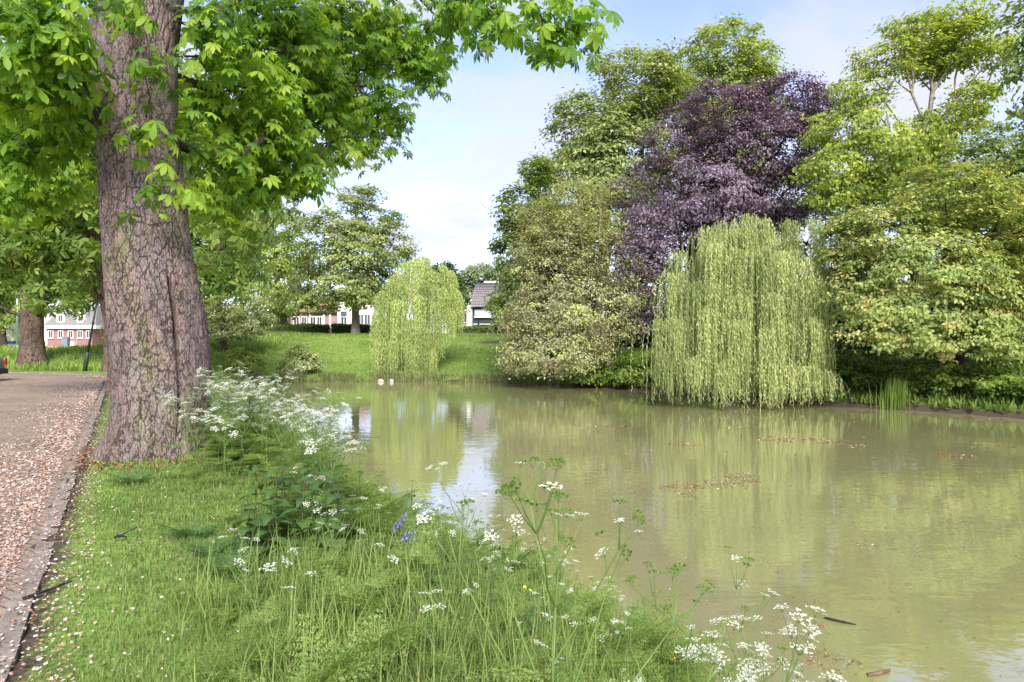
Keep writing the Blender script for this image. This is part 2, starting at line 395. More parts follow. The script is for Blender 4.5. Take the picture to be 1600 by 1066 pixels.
def road_material():
    m, nt, N, L, out = newmat('road_pavers')
    p = N.new("ShaderNodeBsdfPrincipled"); p.inputs["Roughness"].default_value = 0.9; p.inputs["Specular IOR Level"].default_value = 0.15
    tc = N.new("ShaderNodeTexCoord"); mp = N.new("ShaderNodeMapping"); mp.inputs["Rotation"].default_value = (0, 0, math.radians(-60.3 + 90))
    L.new(tc.outputs["Object"], mp.inputs["Vector"]); v = mp.outputs[0]
    br = N.new("ShaderNodeTexBrick"); br.inputs["Scale"].default_value = 1.0
    br.inputs["Brick Width"].default_value = 0.21; br.inputs["Row Height"].default_value = 0.085; br.inputs["Mortar Size"].default_value = 0.006
    br.inputs["Color1"].default_value = (0.21, 0.16, 0.12, 1); br.inputs["Color2"].default_value = (0.265, 0.21, 0.165, 1); br.inputs["Mortar"].default_value = (0.075, 0.06, 0.048, 1)
    L.new(v, br.inputs["Vector"])
    n1 = tex_noise(N, L, tc.outputs["Object"], 0.5, 5, 0.6); n2 = tex_noise(N, L, tc.outputs["Object"], 30, 4, 0.7)
    r = ramp(N, [(0.3, (0.75, 0.75, 0.75)), (0.7, (1.25, 1.22, 1.2))]); L.new(n1.outputs["Fac"], r.inputs[0])
    mu = N.new("ShaderNodeMixRGB"); mu.blend_type = 'MULTIPLY'; mu.inputs[0].default_value = 1; L.new(br.outputs["Color"], mu.inputs[1]); L.new(r.outputs[0], mu.inputs[2])
    pr = ramp(N, [(0.50, (0, 0, 0)), (0.66, (0.75, 0.75, 0.75))]); L.new(n2.outputs["Fac"], pr.inputs[0])
    mx = N.new("ShaderNodeMixRGB"); L.new(pr.outputs[0], mx.inputs[0]); L.new(mu.outputs[0], mx.inputs[1]); mx.inputs[2].default_value = (0.44, 0.33, 0.255, 1)
    L.new(mx.outputs[0], p.inputs["Base Color"])
    b = N.new("ShaderNodeBump"); b.inputs["Strength"].default_value = 0.5; b.inputs["Distance"].default_value = 0.01
    L.new(br.outputs["Fac"], b.inputs["Height"]); b.invert = True; L.new(b.outputs[0], p.inputs["Normal"])
    L.new(p.outputs[0], out.inputs[0])
    return m
M['road'] = road_material()
M['kerb'] = simple('kerb_concrete', (0.235, 0.20, 0.165), 0.9, 0.15, 0.35, 6, 0.5, bscale=40)

def water_material():
    m, nt, N, L, out = newmat('pond_water')
    p = N.new("ShaderNodeBsdfPrincipled")
    tc = N.new("ShaderNodeTexCoord"); v = tc.outputs["Object"]
    n1 = tex_noise(N, L, v, 0.25, 4, 0.6)
    r = ramp(N, [(0.3, (0.228, 0.222, 0.098)), (0.7, (0.258, 0.252, 0.112))]); L.new(n1.outputs["Fac"], r.inputs[0])
    L.new(r.outputs[0], p.inputs["Base Color"])
    p.inputs["Roughness"].default_value = 0.02; p.inputs["IOR"].default_value = 2.2
    p.inputs["Specular IOR Level"].default_value = 0.5
    p.inputs["Coat Weight"].default_value = 0.45; p.inputs["Coat IOR"].default_value = 1.6; p.inputs["Coat Roughness"].default_value = 0.02
    mp = N.new("ShaderNodeMapping"); mp.inputs["Scale"].default_value = (0.55, 1.0, 1.0); L.new(v, mp.inputs["Vector"])
    w1 = tex_noise(N, L, mp.outputs[0], 5.0, 3, 0.5); w2 = tex_noise(N, L, mp.outputs[0], 1.1, 2, 0.5)
    ad = N.new("ShaderNodeMath"); ad.operation = 'MULTIPLY_ADD'; L.new(w2.outputs["Fac"], ad.inputs[0]); ad.inputs[1].default_value = 1.2; L.new(w1.outputs["Fac"], ad.inputs[2])
    b = N.new("ShaderNodeBump"); b.inputs["Strength"].default_value = 0.16; b.inputs["Distance"].default_value = 0.02
    L.new(ad.outputs[0], b.inputs["Height"]); L.new(b.outputs[0], p.inputs["Normal"]); L.new(b.outputs[0], p.inputs["Coat Normal"])
    L.new(p.outputs[0], out.inputs[0])
    return m
M['water'] = water_material()

M['brick'] = simple('brick_wall', (0.30, 0.155, 0.15), 0.85, 0.15, 0.15, 2.0)
M['brick_pink'] = simple('brick_pink', (0.31, 0.19, 0.18), 0.85, 0.15, 0.15, 2.0)
M['white_paint'] = simple('white_paint', (0.78, 0.77, 0.74), 0.6, 0.3, 0.05, 2.0)
M['plaster'] = simple('plaster', (0.58, 0.57, 0.53), 0.8, 0.2, 0.06, 1.5)
M['roof_grey'] = simple('roof_grey', (0.20, 0.19, 0.18), 0.8, 0.2, 0.2, 3)
M['roof_tile'] = simple('roof_tile', (0.215, 0.185, 0.19), 0.6, 0.3, 0.25, 6)
M['roof_red'] = simple('roof_red', (0.29, 0.155, 0.12), 0.8, 0.2, 0.25, 4)
M['glass'] = simple('window_glass', (0.045, 0.055, 0.06), 0.08, 0.6, 0.1, 1)
M['glass_pale'] = simple('window_glass_pale', (0.40, 0.44, 0.44), 0.1, 0.6, 0.1, 1)
M['dark_paint'] = simple('dark_paint', (0.035, 0.037, 0.04), 0.5, 0.3, 0.1, 2)
M['pink_paint'] = simple('pink_paint', (0.70, 0.32, 0.46), 0.5, 0.3, 0.05, 2)
M['post_green'] = simple('post_green', (0.022, 0.032, 0.026), 0.5, 0.4, 0.2, 3)
M['cabinet_blue'] = simple('cabinet_blue', (0.20, 0.23, 0.29), 0.6, 0.3, 0.15, 3)
M['band_blue'] = simple('band_blue', (0.06, 0.11, 0.30), 0.5, 0.3, 0.1, 3)
M['stone_pale'] = simple('stone_pale', (0.40, 0.32, 0.29), 0.8, 0.2, 0.2, 8, 0.4)
M['wood_black'] = simple('wood_black', (0.022, 0.020, 0.022), 0.6, 0.3, 0.4, 14, 0.5, bscale=30)
M['wood_red'] = simple('wood_red', (0.17, 0.105, 0.07), 0.8, 0.2, 0.4, 14, 0.5, bscale=30)
M['car_green'] = simple('car_green', (0.07, 0.11, 0.085), 0.25, 0.5, 0.05, 1)
M['car_black'] = simple('car_black', (0.02, 0.02, 0.02), 0.6, 0.3, 0.1, 2)
M['lamp_red'] = simple('lamp_red', (0.26, 0.03, 0.02), 0.2, 0.5, 0.1, 5)
M['lamp_amber'] = simple('lamp_amber', (0.62, 0.22, 0.04), 0.2, 0.5, 0.1, 5)
M['steel'] = simple('steel', (0.5, 0.5, 0.5), 0.35, 0.5, 0.1, 5, metallic=0.8)
M['core_dark'] = simple('hedge_core', (0.03, 0.04, 0.018), 0.95, 0.05, 0.4, 6)

# ------------------------------------------------------------------ terrain
POND = np.array([(1.95, 2.5), (1.40, 5.0), (0.88, 6.3), (0.05, 7.6), (-0.85, 8.75), (-1.65, 9.8), (-2.25, 10.8), (-3.2, 12.8), (-4.2, 15), (-5.5, 18),
    (-7.5, 23), (-11, 30), (-15, 37), (-17.2, 41), (-15.5, 43.5), (-8.5, 43.7), (-5, 43.3), (0, 42.3), (3.6, 39), (7.2, 35.4), (9, 32.4), (11, 28.9), (12.5, 27.2),
    (15.1, 25.3), (17, 22.9), (22, 17), (27, 8), (27, -8), (12, -14), (4, -9), (2.6, -2)])
KERB = [(3.4, -7.0)] + [(-0.62 - 0.57 * y, y) for y in np.arange(-5, 28.1, 1.0)] + [(-17.3, 29.6), (-18.3, 31.2), (-19.7, 32.7), (-21.5, 33.9), (-24, 34.9), (-27, 35.6), (-31, 36.2), (-38, 37.2), (-50, 39)]
KERB = np.array(KERB)

def offset_poly(pl, d):
    t = unit(np.gradient(pl, axis=0)); n = np.stack([-t[:, 1], t[:, 0]], 1)
    return pl + n * d
ROAD_W = 7.0
# the inner edge of the bend closes in on itself, so it is laid out by hand
INNER = np.array([(-3.0, -10.8)] + [(-0.62 - 0.57 * y - 8.05, y) for y in np.arange(-10, 18.1, 2.0)] + [(-19.6, 20.6), (-21.4, 23.2), (-23.6, 25.3), (-26.5, 27.0), (-30, 28.2), (-38, 29.6), (-50, 31.2)])
ROADPOLY = np.concatenate([KERB, INNER[::-1]])

def poly_sdf(x, y, poly):
    """negative inside"""
    x = np.asarray(x, float); y = np.asarray(y, float)
    d = np.full(x.shape, 1e18); ins = np.zeros(x.shape, bool)
    n = len(poly)
    for i in range(n):
        ax, ay = poly[i]; bx, by = poly[(i + 1) % n]
        ex, ey = bx - ax, by - ay
        wx, wy = x - ax, y - ay
        t = np.clip((wx * ex + wy * ey) / (ex * ex + ey * ey), 0, 1)
        d = np.minimum(d, (wx - ex * t) ** 2 + (wy - ey * t) ** 2)
        c = ((ay > y) != (by > y)) & (x < (bx - ax) * (y - ay) / ((by - ay) if by != ay else 1e-12) + ax)
        ins ^= c
    d = np.sqrt(d)
    return np.where(ins, -d, d)

def wob(x, y):
    return 0.5 * np.sin(0.9 * x + 1.3 * np.sin(0.7 * y)) + 0.3 * np.sin(2.3 * y + 0.8 * x) + 0.2 * np.sin(3.7 * x - 2.9 * y)

def terrain(x, y, full=False):
    x = np.asarray(x, float); y = np.asarray(y, float)
    d = poly_sdf(x, y, POND) + 0.10 * wob(x * 1.7, y * 1.7)
    rd = poly_sdf(x, y, ROADPOLY)
    zn = -0.92 + 0.92 * sstep(0, 2.3, d)
    zf = -0.97 + 0.30 * np.clip(d / 0.5, 0, 1) + 2.97 * sstep(-2, 21, d) - 0.05
    zr = -0.80 + 1.6 * sstep(0, 6, d) + 1.3 * sstep(40, 62, y)
    wf = sstep(39.5, 43.5, y) * sstep(-34, -25, x)
    wr = sstep(1, 7, x) * sstep(12, 20, y) * (1 - sstep(43, 60, y))
    z = zn * (1 - wf) + zf * wf
    z = z * (1 - wr) + zr * wr
    wl_ = sstep(-25, -34, x) * sstep(36, 40, y)
    z = z + wl_ * (0.92 * sstep(37, 58, y) - 0.75 * sstep(62, 100, y))
    z = z + 0.03 * wob(x * 0.8, y * 0.8) * sstep(0.3, 2, d)
    zin = -1.02 - 0.9 * (1 - np.exp(d / 1.5))
    z = np.where(d < 0, np.minimum(zin, -0.92), z)
    z = np.where(rd < 0, np.minimum(z, 0) * 0 - 0.075 - 0.10 * sstep(0, -0.45, rd), z)
    if full:
        soil = np.maximum(sstep(0.30, 0.05, rd) * (rd < 3) * 0.75, np.maximum(sstep(0.22, -0.05, d) * 0.9, wr * np.maximum(sstep(0.55, 0.15, d) * 0.7, sstep(9, 5, d) * 0.40)))
        soil = np.maximum(soil, 0.62 * np.exp(-((x + 1.2) / 2.6) ** 2 - ((y - 56.5) / 1.5) ** 2))
        return z, d, rd, soil
    return z
def tz(x, y): return float(terrain(np.array([x]), np.array([y]))[0])

def axis(segs):
    out = []
    for a, b, s in segs: out.append(np.arange(a, b - 1e-6, s))
    out.append(np.array([segs[-1][1]])); return np.concatenate(out)
gx = axis([(-900, -300, 100), (-300, -100, 20), (-100, -40, 4), (-40, -11, 0.48), (-11, 4, 0.19), (4, 30, 0.6), (30, 100, 5), (100, 300, 25), (300, 900, 100)])
gy = axis([(-120, -20, 10), (-20, 1, 1.0), (1, 14, 0.19), (14, 46, 0.42), (46, 112, 1.5), (112, 300, 16), (300, 1500, 150)])
XX, YY = np.meshgrid(gx, gy)
zz, dd, rr, soil = terrain(XX.ravel(), YY.ravel(), True)
V = np.stack([XX.ravel(), YY.ravel(), zz], 1)
nx, ny = len(gx), len(gy)
ii = (np.arange(ny - 1)[:, None] * nx + np.arange(nx - 1)[None, :]).ravel()
F = np.stack([ii, ii + 1, ii + nx + 1, ii + nx], 1)
me = mesh_np('ground', V, F, M['ground'], smooth=True)
a = me.attributes.new("soil", 'FLOAT', 'POINT'); a.data.foreach_set("value", soil.astype(np.float32))
tag(link('ground', me), kind='structure')

# water: one flat sheet over the pond basin
wx0 = [(-19, 1.0), (28.5, 1.0)]
me = mesh_np('water', [(-19.5, -16, WATER_Z), (29, -16, WATER_Z), (29, 45, WATER_Z), (-19.5, 45, WATER_Z)], [(0, 1, 2, 3)], M['water'])
tag(link('water', me), kind='structure')

# road sheet between kerb and inner edge, and the kerb stones
def resample(pl, n):
    s = np.concatenate([[0], np.cumsum(np.linalg.norm(np.diff(pl, axis=0), axis=1))])
    t = np.linspace(0, s[-1], n)
    return np.stack([np.interp(t, s, pl[:, 0]), np.interp(t, s, pl[:, 1])], 1)
ra, rb = resample(KERB, 120), resample(INNER, 120)
cols = np.linspace(0, 1, 9)
RV = []
for c in cols:
    p = ra * (1 - c) + rb * c
    crown = 0.03 * 4 * c * (1 - c)
    RV.append(np.stack([p[:, 0], p[:, 1], np.full(120, -0.06 + crown)], 1))
RV = np.stack(RV, 1).reshape(-1, 3)
RF = [(i * 9 + k, i * 9 + k + 1, (i + 1) * 9 + k + 1, (i + 1) * 9 + k) for i in range(119) for k in range(8)]
road = tag(link('road', mesh_np('road', RV, np.array(RF)[:, ::-1], M['road'], smooth=True)), kind='structure')

kerb = tag(bpy.data.objects.new('kerb', None), kind='structure'); COL.objects.link(kerb)
def kerb_run(pl, side):
    s = np.concatenate([[0], np.cumsum(np.linalg.norm(np.diff(pl, axis=0), axis=1))])
    n = int(s[-1] / 1.0)
    mb = MB()
    w, h, l = 0.12, 0.25, 0.985
    mb.box((0, 0, 0), (l, w, h)); base = None
    me = mb.mesh('kerb_stone', M['kerb'])
    for i in range(n):
        t0 = i * 1.0; 
        p0 = np.array([np.interp(t0, s, pl[:, 0]), np.interp(t0, s, pl[:, 1])]); p1 = np.array([np.interp(t0 + 1, s, pl[:, 0]), np.interp(t0 + 1, s, pl[:, 1])])
        c = (p0 + p1) / 2
        if c[1] < 0.5: continue
        o = link('kerb_stone', me, kerb)
        o.location = (c[0], c[1], -0.128 + RNG.normal(0, 0.008))
        o.rotation_euler = (RNG.normal(0, 0.015), RNG.normal(0, 0.004), math.atan2(p1[1] - p0[1], p1[0] - p0[0]) + RNG.normal(0, 0.016))
        o.scale = (float(np.linalg.norm(p1 - p0)), 1, 1)
kerb_run(KERB, 1)

# ------------------------------------------------------------------ leaves, skeletons and trees
def frames(n, t):
    """orthonormal frames from normal n and rough axis t"""
    n = unit(n); t = unit(t - n * np.sum(t * n, axis=1, keepdims=True)); b = np.cross(n, t)
    return t, b, n

def scatter(tv, tf, p, t, b, n, s, tint, ttint=None):
    """copies of template tv/tf (in t,b,n axes) at p"""
    tv = np.asarray(tv, float); k = len(tv); m = len(p)
    V = p[:, None, :] + s[:, None, None] * (tv[None, :, 0:1] * t[:, None, :] + tv[None, :, 1:2] * b[:, None, :] + tv[None, :, 2:3] * n[:, None, :])
    F = (np.asarray(tf)[None, :, :] + (np.arange(m) * k)[:, None, None]).reshape(-1, len(tf[0]))
    T = np.repeat(tint, k)
    if ttint is not None: T = T + np.tile(ttint, m)
    return V.reshape(-1, 3), F, np.clip(T, 0, 1)

LEAF_V = np.array([(0, 0, 0), (0.45, 0.30, 0.09), (1.0, 0, -0.10), (0.45, -0.30, 0.09)]); LEAF_F = np.array([(0, 2, 1), (0, 3, 2)])
NARROW_V = np.array([(0, 0, 0), (0.4, 0.10, 0.03), (1.0, 0, -0.05), (0.4, -0.10, 0.03)])

def palmate(nl=7, detail=False, droop=0.45):
    """horse-chestnut leaf: leaflets fanning from one point, drooping; unit leaflet length"""
    Vs, Fs = [], []
    angs = np.linspace(-125, 125, nl)
    for a in angs:
        L_ = 1.0 - 0.42 * (abs(a) / 125) ** 1.3
        ca, sa = math.cos(math.radians(a)), math.sin(math.radians(a))
        if detail:
            prof = [(0.03, 0.02), (0.35, 0.11), (0.62, 0.20), (0.80, 0.19), (0.92, 0.10)]
        else:
            prof = [(0.03, 0.03), (0.68, 0.21)]
        b0 = len(Vs)
        for (u, w) in prof:
            z = -droop * (u ** 1.6) * L_
            for k, s_ in enumerate((-1, 0, 1)):
                x, y = u * L_, s_ * w * L_ * 1.05
                Vs.append((x * ca - y * sa, x * sa + y * ca, z - (0.03 if s_ == 0 else 0.0) * L_ + (0.02 if s_ else 0)))
        tip = len(Vs); Vs.append((L_ * ca, L_ * sa, -droop * L_))
        r = len(prof)
        for i in range(r - 1):
            o, o2 = b0 + 3 * i, b0 + 3 * i + 3
            for k in (0, 1):
                Fs.append((o + k, o2 + k, o2 + k + 1)); Fs.append((o + k, o2 + k + 1, o + k + 1))
        o = b0 + 3 * (r - 1)
        Fs.append((o, tip, o + 1)); Fs.append((o + 1, tip, o + 2))
    return np.array(Vs), np.array(Fs)

def skeleton(root, targets, rng, w=0.35, seg=0.7, bow=0.08, jit=0.05, first=1, maxn=60000):
    """grow branches from the root polyline to every target; returns pos, parent"""
    root = np.asarray(root, float)
    pos = np.zeros((maxn, 3)); par = np.full(maxn, -1, int); pl = np.zeros(maxn)
    n = len(root); pos[:n] = root
    for i in range(1, n):
        par[i] = i - 1; pl[i] = pl[i - 1] + np.linalg.norm(root[i] - root[i - 1])
    top = root[-1]
    order = np.argsort(np.linalg.norm(targets - root[len(root) // 2], axis=1))
    tips = []
    for ti in order:
        t = targets[ti]
        d = np.linalg.norm(pos[first:n] - t, axis=1)
        j = first + int(np.argmin(d + w * pl[first:n]))
        dist = np.linalg.norm(t - pos[j])
        k = max(2, int(dist / seg))
        rnd = rng.normal(0, 1, 3) * jit * dist
        prev = j
        for q in range(1, k + 1):
            s_ = q / k
            pt = pos[j] * (1 - s_) + t * s_
            if q < k:
                pt = pt + math.sin(math.pi * s_) * (rnd + np.array([0, 0, bow * dist])) + rng.normal(0, 0.02, 3) * min(dist, 2.0)
            if n >= maxn: break
            pos[n] = pt; par[n] = prev; pl[n] = pl[prev] + np.linalg.norm(pt - pos[prev]); prev = n; n += 1
        tips.append(prev)
    return pos[:n], par[:n], np.array(tips), len(root)

def branch_mesh(name, pos, par, tips, nroot, r_root, r_tip, mat, skip_root=0, n_side=5, expo=2.3, origin=(0, 0, 0), jag=0.0):
    n = len(pos); cnt = np.zeros(n); cnt[tips] += 1
    for i in range(n - 1, 0, -1):
        if par[i] >= 0: cnt[par[i]] += cnt[i]
    cnt = np.maximum(cnt, 1)
    r = r_tip * cnt ** (1 / expo)
    k = r_root / max(r[0], 1e-6)
    # blend so that the root has the wanted radius
    f = np.log(cnt) / max(np.log(cnt[0]), 1e-6)
    r = r * (k ** f)
    idx = np.arange(nroot if not skip_root else skip_root, n); idx = idx[par[idx] >= 0]
    a, b = pos[par[idx]], pos[idx]
    ra_, rb_ = np.minimum(r[par[idx]], r[idx] * 1.35), r[idx]
    isroot = idx < nroot
    ra_ = np.where(isroot, r[par[idx]], ra_)
    d = unit(b - a); ref = np.where(np.abs(d[:, 2:3]) < 0.9, np.array([[0.0, 0, 1]]), np.array([[1.0, 0, 0]]))
    u = unit(np.cross(d, ref)); v = np.cross(d, u)
    th = np.arange(n_side) * 2 * math.pi / n_side
    ring = np.cos(th)[None, :, None] * u[:, None, :] + np.sin(th)[None, :, None] * v[:, None, :]
    ext = d * (rb_ * 0.3)[:, None]
    A = a[:, None, :] + ring * ra_[:, None, None]; B = (b + ext)[:, None, :] + ring * rb_[:, None, None]
    V = np.concatenate([A, B], 1).reshape(-1, 3) - np.asarray(origin)
    k0 = np.arange(n_side); k1 = (k0 + 1) % n_side
    fq = np.stack([k0, k1, k1 + n_side, k0 + n_side], 1)
    F = (fq[None] + (np.arange(len(idx)) * 2 * n_side)[:, None, None]).reshape(-1, 4)
    if not skip_root:
        P0 = pos[:nroot]; ns = 14; rr0 = r[:nroot].copy(); rr0[0] *= 1.45; rr0[1] *= 1.12
        mid = np.linspace(0, nroot - 1, nroot * 2 - 1); P0 = np.stack([np.interp(mid, np.arange(nroot), P0[:, i]) for i in range(3)], 1); rr0 = np.interp(mid, np.arange(nroot), rr0)
        t2 = np.arange(ns) * 2 * math.pi / ns
        lump = 1 + 0.10 * np.sin(3 * t2 + 1)[None, :] * np.linspace(1, 0.2, len(P0))[:, None]
        R0 = P0[:, None, :] + (rr0[:, None] * lump)[:, :, None] * np.stack([np.cos(t2), np.sin(t2), 0 * t2], 1)[None]
        a0 = np.arange(len(P0) - 1)[:, None] * ns; b0 = np.arange(ns)[None, :]; b1 = (b0 + 1) % ns
        F2 = np.stack([a0 + b0, a0 + b1, a0 + ns + b1, a0 + ns + b0], -1).reshape(-1, 4) + len(V)
        V = np.concatenate([V, R0.reshape(-1, 3) - np.asarray(origin)]); F = np.concatenate([F, F2])
    return mesh_np(name, V, F, mat, smooth=True)

def lobes_to_world(lobes, depth=0.85):
    C, R = [], []
    for l in lobes:
        px, py, Y, rx, ry = l[:5]
        C.append(P(px, py, Y)); s = Y / FPX
        dr = l[5] if len(l) > 5 else depth
        R.append((rx * s, rx * s * dr, ry * s))
    return np.array(C), np.array(R)

def clump_points(C, R, n, rng, inner=0.5):
    w = R[:, 0] * R[:, 2] + R[:, 0] * R[:, 1]; w = w / w.sum()
    k = rng.choice(len(C), n, p=w)
    u = unit(rng.normal(0, 1, (n, 3)))
    r = (inner ** 3 + (1 - inner ** 3) * rng.random(n)) ** (1 / 3) * (0.9 + 0.22 * rng.random(n))
    return C[k] + u * R[k] * r[:, None], k, u

def leaf_cloud(pts, out, rng, per, rad, flat, size, upw=0.7, outw=0.5, rnd=0.6, droop=0.3, tpl=(LEAF_V, LEAF_F), tipboost=0.0, szvar=0.45, clv=0.22, lfv=0.16):
    m = len(pts); N_ = m * per
    c = np.repeat(np.arange(m), per)
    rr_ = np.repeat(rad * (0.5 + 1.0 * rng.random(m)), per)
    off = np.clip(rng.normal(0, 0.55, (N_, 3)), -1.05, 1.05); off[:, 2] *= flat
    # each clump tilts a little outwards and down
    tilt = np.repeat(rng.normal(-0.15, 0.25, m), per)
    o2 = out[c]; off[:, 2] += tilt * np.sum(off[:, :2] * o2[:, :2], axis=1)
    p = pts[c] + off * rr_[:, None]
    n = unit(out[c] * outw + unit(off) * 0.25 + np.array([0, 0, upw]) + rng.normal(0, rnd, (N_, 3)))
    t = unit(off * np.array([1, 1, 0.3]) + rng.normal(0, 0.6, (N_, 3))) + np.array([0, 0, -droop])
    t, b, n = frames(n, t)
    s = size * (1 - szvar + 2 * szvar * rng.random(N_))
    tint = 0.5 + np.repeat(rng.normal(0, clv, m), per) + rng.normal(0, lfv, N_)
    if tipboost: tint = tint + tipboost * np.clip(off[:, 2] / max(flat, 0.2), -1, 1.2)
    return scatter(tpl[0], tpl[1], p, t, b, n, s, np.clip(tint, 0, 1))

def tree(name, label, cat, base_px, Y, lobes, nclump, per, rad, size, mat, bark, r_trunk, seed, flat=0.45, group=None, path=None, tpl=(LEAF_V, LEAF_F), inner=0.5,
         upw=0.6, outw=0.7, rnd=0.36, droop=0.3, tipboost=0.0, r_tip=0.012, w=0.5, depth=0.85, bow=0.08, stems=1, first=None, zbase=None, ground=True, clv=0.22, jit=0.05):
    rng = np.random.default_rng(seed)
    if tpl[0] is LEAF_V:                       # many small sprays rather than few large ones
        nclump = int(nclump * 2.0); per = int(per * 0.52); rad = rad * 0.66; size = size * 1.0; r_tip = r_tip * 0.8
    C, R = lobes_to_world(lobes, depth)
    bx = (base_px - 800) / FPX * Y
    zb = tz(bx, Y) if zbase is None else zbase
    base = np.array([bx, Y, zb])
    root = thing(name, label, cat, base, group)
    pts, k, u = clump_points(C, R, nclump, rng, inner)
    ok = pts[:, 2] > zb + 0.25
    pts, k, u = pts[ok], k[ok], u[ok]
    cen = C.mean(0)
    if path is not None:
        tr = [base - np.array([0, 0, 0.15])] + [np.array(q, float) for q in path]
        tr = np.array(tr)
        # finer steps
        s = np.concatenate([[0], np.cumsum(np.linalg.norm(np.diff(tr, axis=0), axis=1))])
        tt = np.linspace(0, s[-1], max(6, int(s[-1] / 0.8)))
        tr = np.stack([np.interp(tt, s, tr[:, i]) for i in range(3)], 1)
    else:
        top = base * 0.35 + cen * 0.65; top[2] = zb + (cen[2] - zb) * 0.95
        nseg = max(6, int((top[2] - zb) / 0.9))
        tt = np.linspace(0, 1, nseg)[:, None]
        tr = (base - np.array([0, 0, 0.15])) * (1 - tt) + top * tt
        tr[1:-1, :2] += rng.normal(0, 0.05, (nseg - 2, 2)) * (1 + r_trunk)
    fi = first if first is not None else max(1, len(tr) // 3)
    pos, par, tips, nr = skeleton(tr, pts, rng, w=w, bow=bow, first=fi, jit=jit, seg=0.95)
    link('trunk', branch_mesh('trunk', pos, par, tips, nr, r_trunk, r_tip, bark, origin=base, n_side=4), root)
    out = unit(pts - (cen - np.array([0, 0, 0.3]) * R[:, 2].mean()))
    V, F, T = leaf_cloud(pts, out, rng, per, rad, flat, size * 1.18, upw, outw, rnd, droop, tpl, tipboost, clv=clv)
    if zb > WATER_Z - 1: V[:, 2] = np.maximum(V[:, 2], WATER_Z + 0.01)
    link('crown', mesh_np('crown', V - base, F, mat, T), root)
    return root

# ---- far bank and right bank trees
tree('ash_tree', 'tall light green ash tree rising behind the twiggy pale tree', 'tree', 935, 46,
     [(1000, 130, 46, 72, 62), (905, 200, 46, 50, 58), (965, 240, 46, 85, 75), (1060, 190, 47, 55, 85), (885, 300, 45, 62, 60), (965, 330, 45, 80, 60), (1040, 300, 46, 60, 60), (845, 280, 45, 28, 30)],
     520, 100, 0.95, 0.21, M['leaf_ash'], M['bark_grey'], 0.42, 11, flat=0.5)
tree('poplar_tree', 'tall yellow green tree standing behind the purple beech', 'tree', 1140, 52,
     [(1135, 85, 52, 66, 50), (1185, 105, 52, 34, 38), (1100, 150, 52, 58, 60), (1180, 180, 52, 58, 60), (1130, 240, 52, 60, 60)],
     260, 95, 1.0, 0.22, M['leaf_lime'], M['bark_grey'], 0.42, 12, flat=0.5)
tree('maple_tree', 'mid green tree with loose outer sprays beside the twiggy pale tree', 'tree', 860, 42,
     [(815, 335, 42, 42, 48), (798, 395, 42, 30, 34), (860, 370, 42, 55, 60), (790, 478, 41, 26, 24), (830, 450, 42, 45, 45), (840, 265, 42, 25, 22)],
     240, 85, 0.7, 0.19, M['leaf_mid'], M['bark_dark'], 0.28, 13, flat=0.5)
tree('copper_beech', 'purple leaved copper beech spreading behind the big willow', 'tree', 1060, 39,
     [(1230, 165, 39, 68, 48), (1130, 180, 39, 78, 52), (1050, 225, 39, 52, 50), (1180, 240, 39, 105, 55), (1268, 225, 39, 38, 66), (1100, 300, 38, 85, 50), (1230, 305, 39, 66, 46),
      (1035, 355, 38, 66, 40), (1000, 400, 37.5, 44, 44), (1150, 335, 39, 95, 40), (1000, 470, 38, 34, 48), (1290, 170, 39, 22, 40), (990, 290, 39, 32, 40)],
     700, 105, 0.72, 0.135, M['leaf_beech'], M['bark_dark'], 0.55, 14, flat=0.55, droop=0.5, outw=0.75, upw=0.5, inner=0.6)
tree('golden_robinia', 'yellow green airy tree with bare upper limbs against the sky', 'tree', 1442, 33,
     [(1505, 28, 33, 46, 28), (1440, 52, 33, 62, 30), (1385, 92, 33, 52, 30), (1550, 80, 33, 36, 30), (1345, 145, 33, 50, 30), (1325, 205, 33, 66, 36), (1288, 262, 32.5, 44, 32), (1375, 245, 32.5, 66, 38),
      (1300, 303, 32.5, 42, 22), (1430, 225, 33, 60, 34), (1525, 150, 33, 36, 26), (1350, 300, 33, 60, 34), (1450, 100, 33.5, 44, 22), (1490, 190, 33.5, 46, 26), (1480, 75, 33.5, 60, 34)],
     350, 90, 0.75, 0.155, M['leaf_gold'], M['bark_grey'], 0.26, 15, flat=0.42, inner=0.3, path=[P(1448, 400, 33), P(1440, 290, 33), P(1442, 215, 33)], w=0.75, bow=0.02, tipboost=0.15, r_tip=0.016)
tree('sycamore_tree', 'dark green sycamore reaching in beside the yellow green layered tree', 'tree', 1770, 25,
     [(1592, 30, 25, 26, 34), (1605, 100, 25, 26, 45), (1650, 70, 25, 60, 80), (1700, 160, 25, 80, 80), (1740, 30, 25, 90, 90), (1800, 120, 25, 90, 100), (1640, 180, 25, 40, 25)],
     190, 50, 0.6, 0.22, M['leaf_mid'], M['bark_grey'], 0.35, 16, flat=0.45)
tree('hornbeam_tree', 'plain green tree behind the orange tipped maple', 'tree', 1560, 41,
     [(1560, 240, 41, 66, 46), (1500, 255, 41, 48, 44), (1625, 260, 41, 60, 60), (1530, 320, 41, 90, 50), (1450, 300, 41, 50, 60), (1640, 350, 41, 80, 90)],
     250, 90, 0.85, 0.2, M['leaf_mid'], M['bark_dark'], 0.35, 17, flat=0.45)
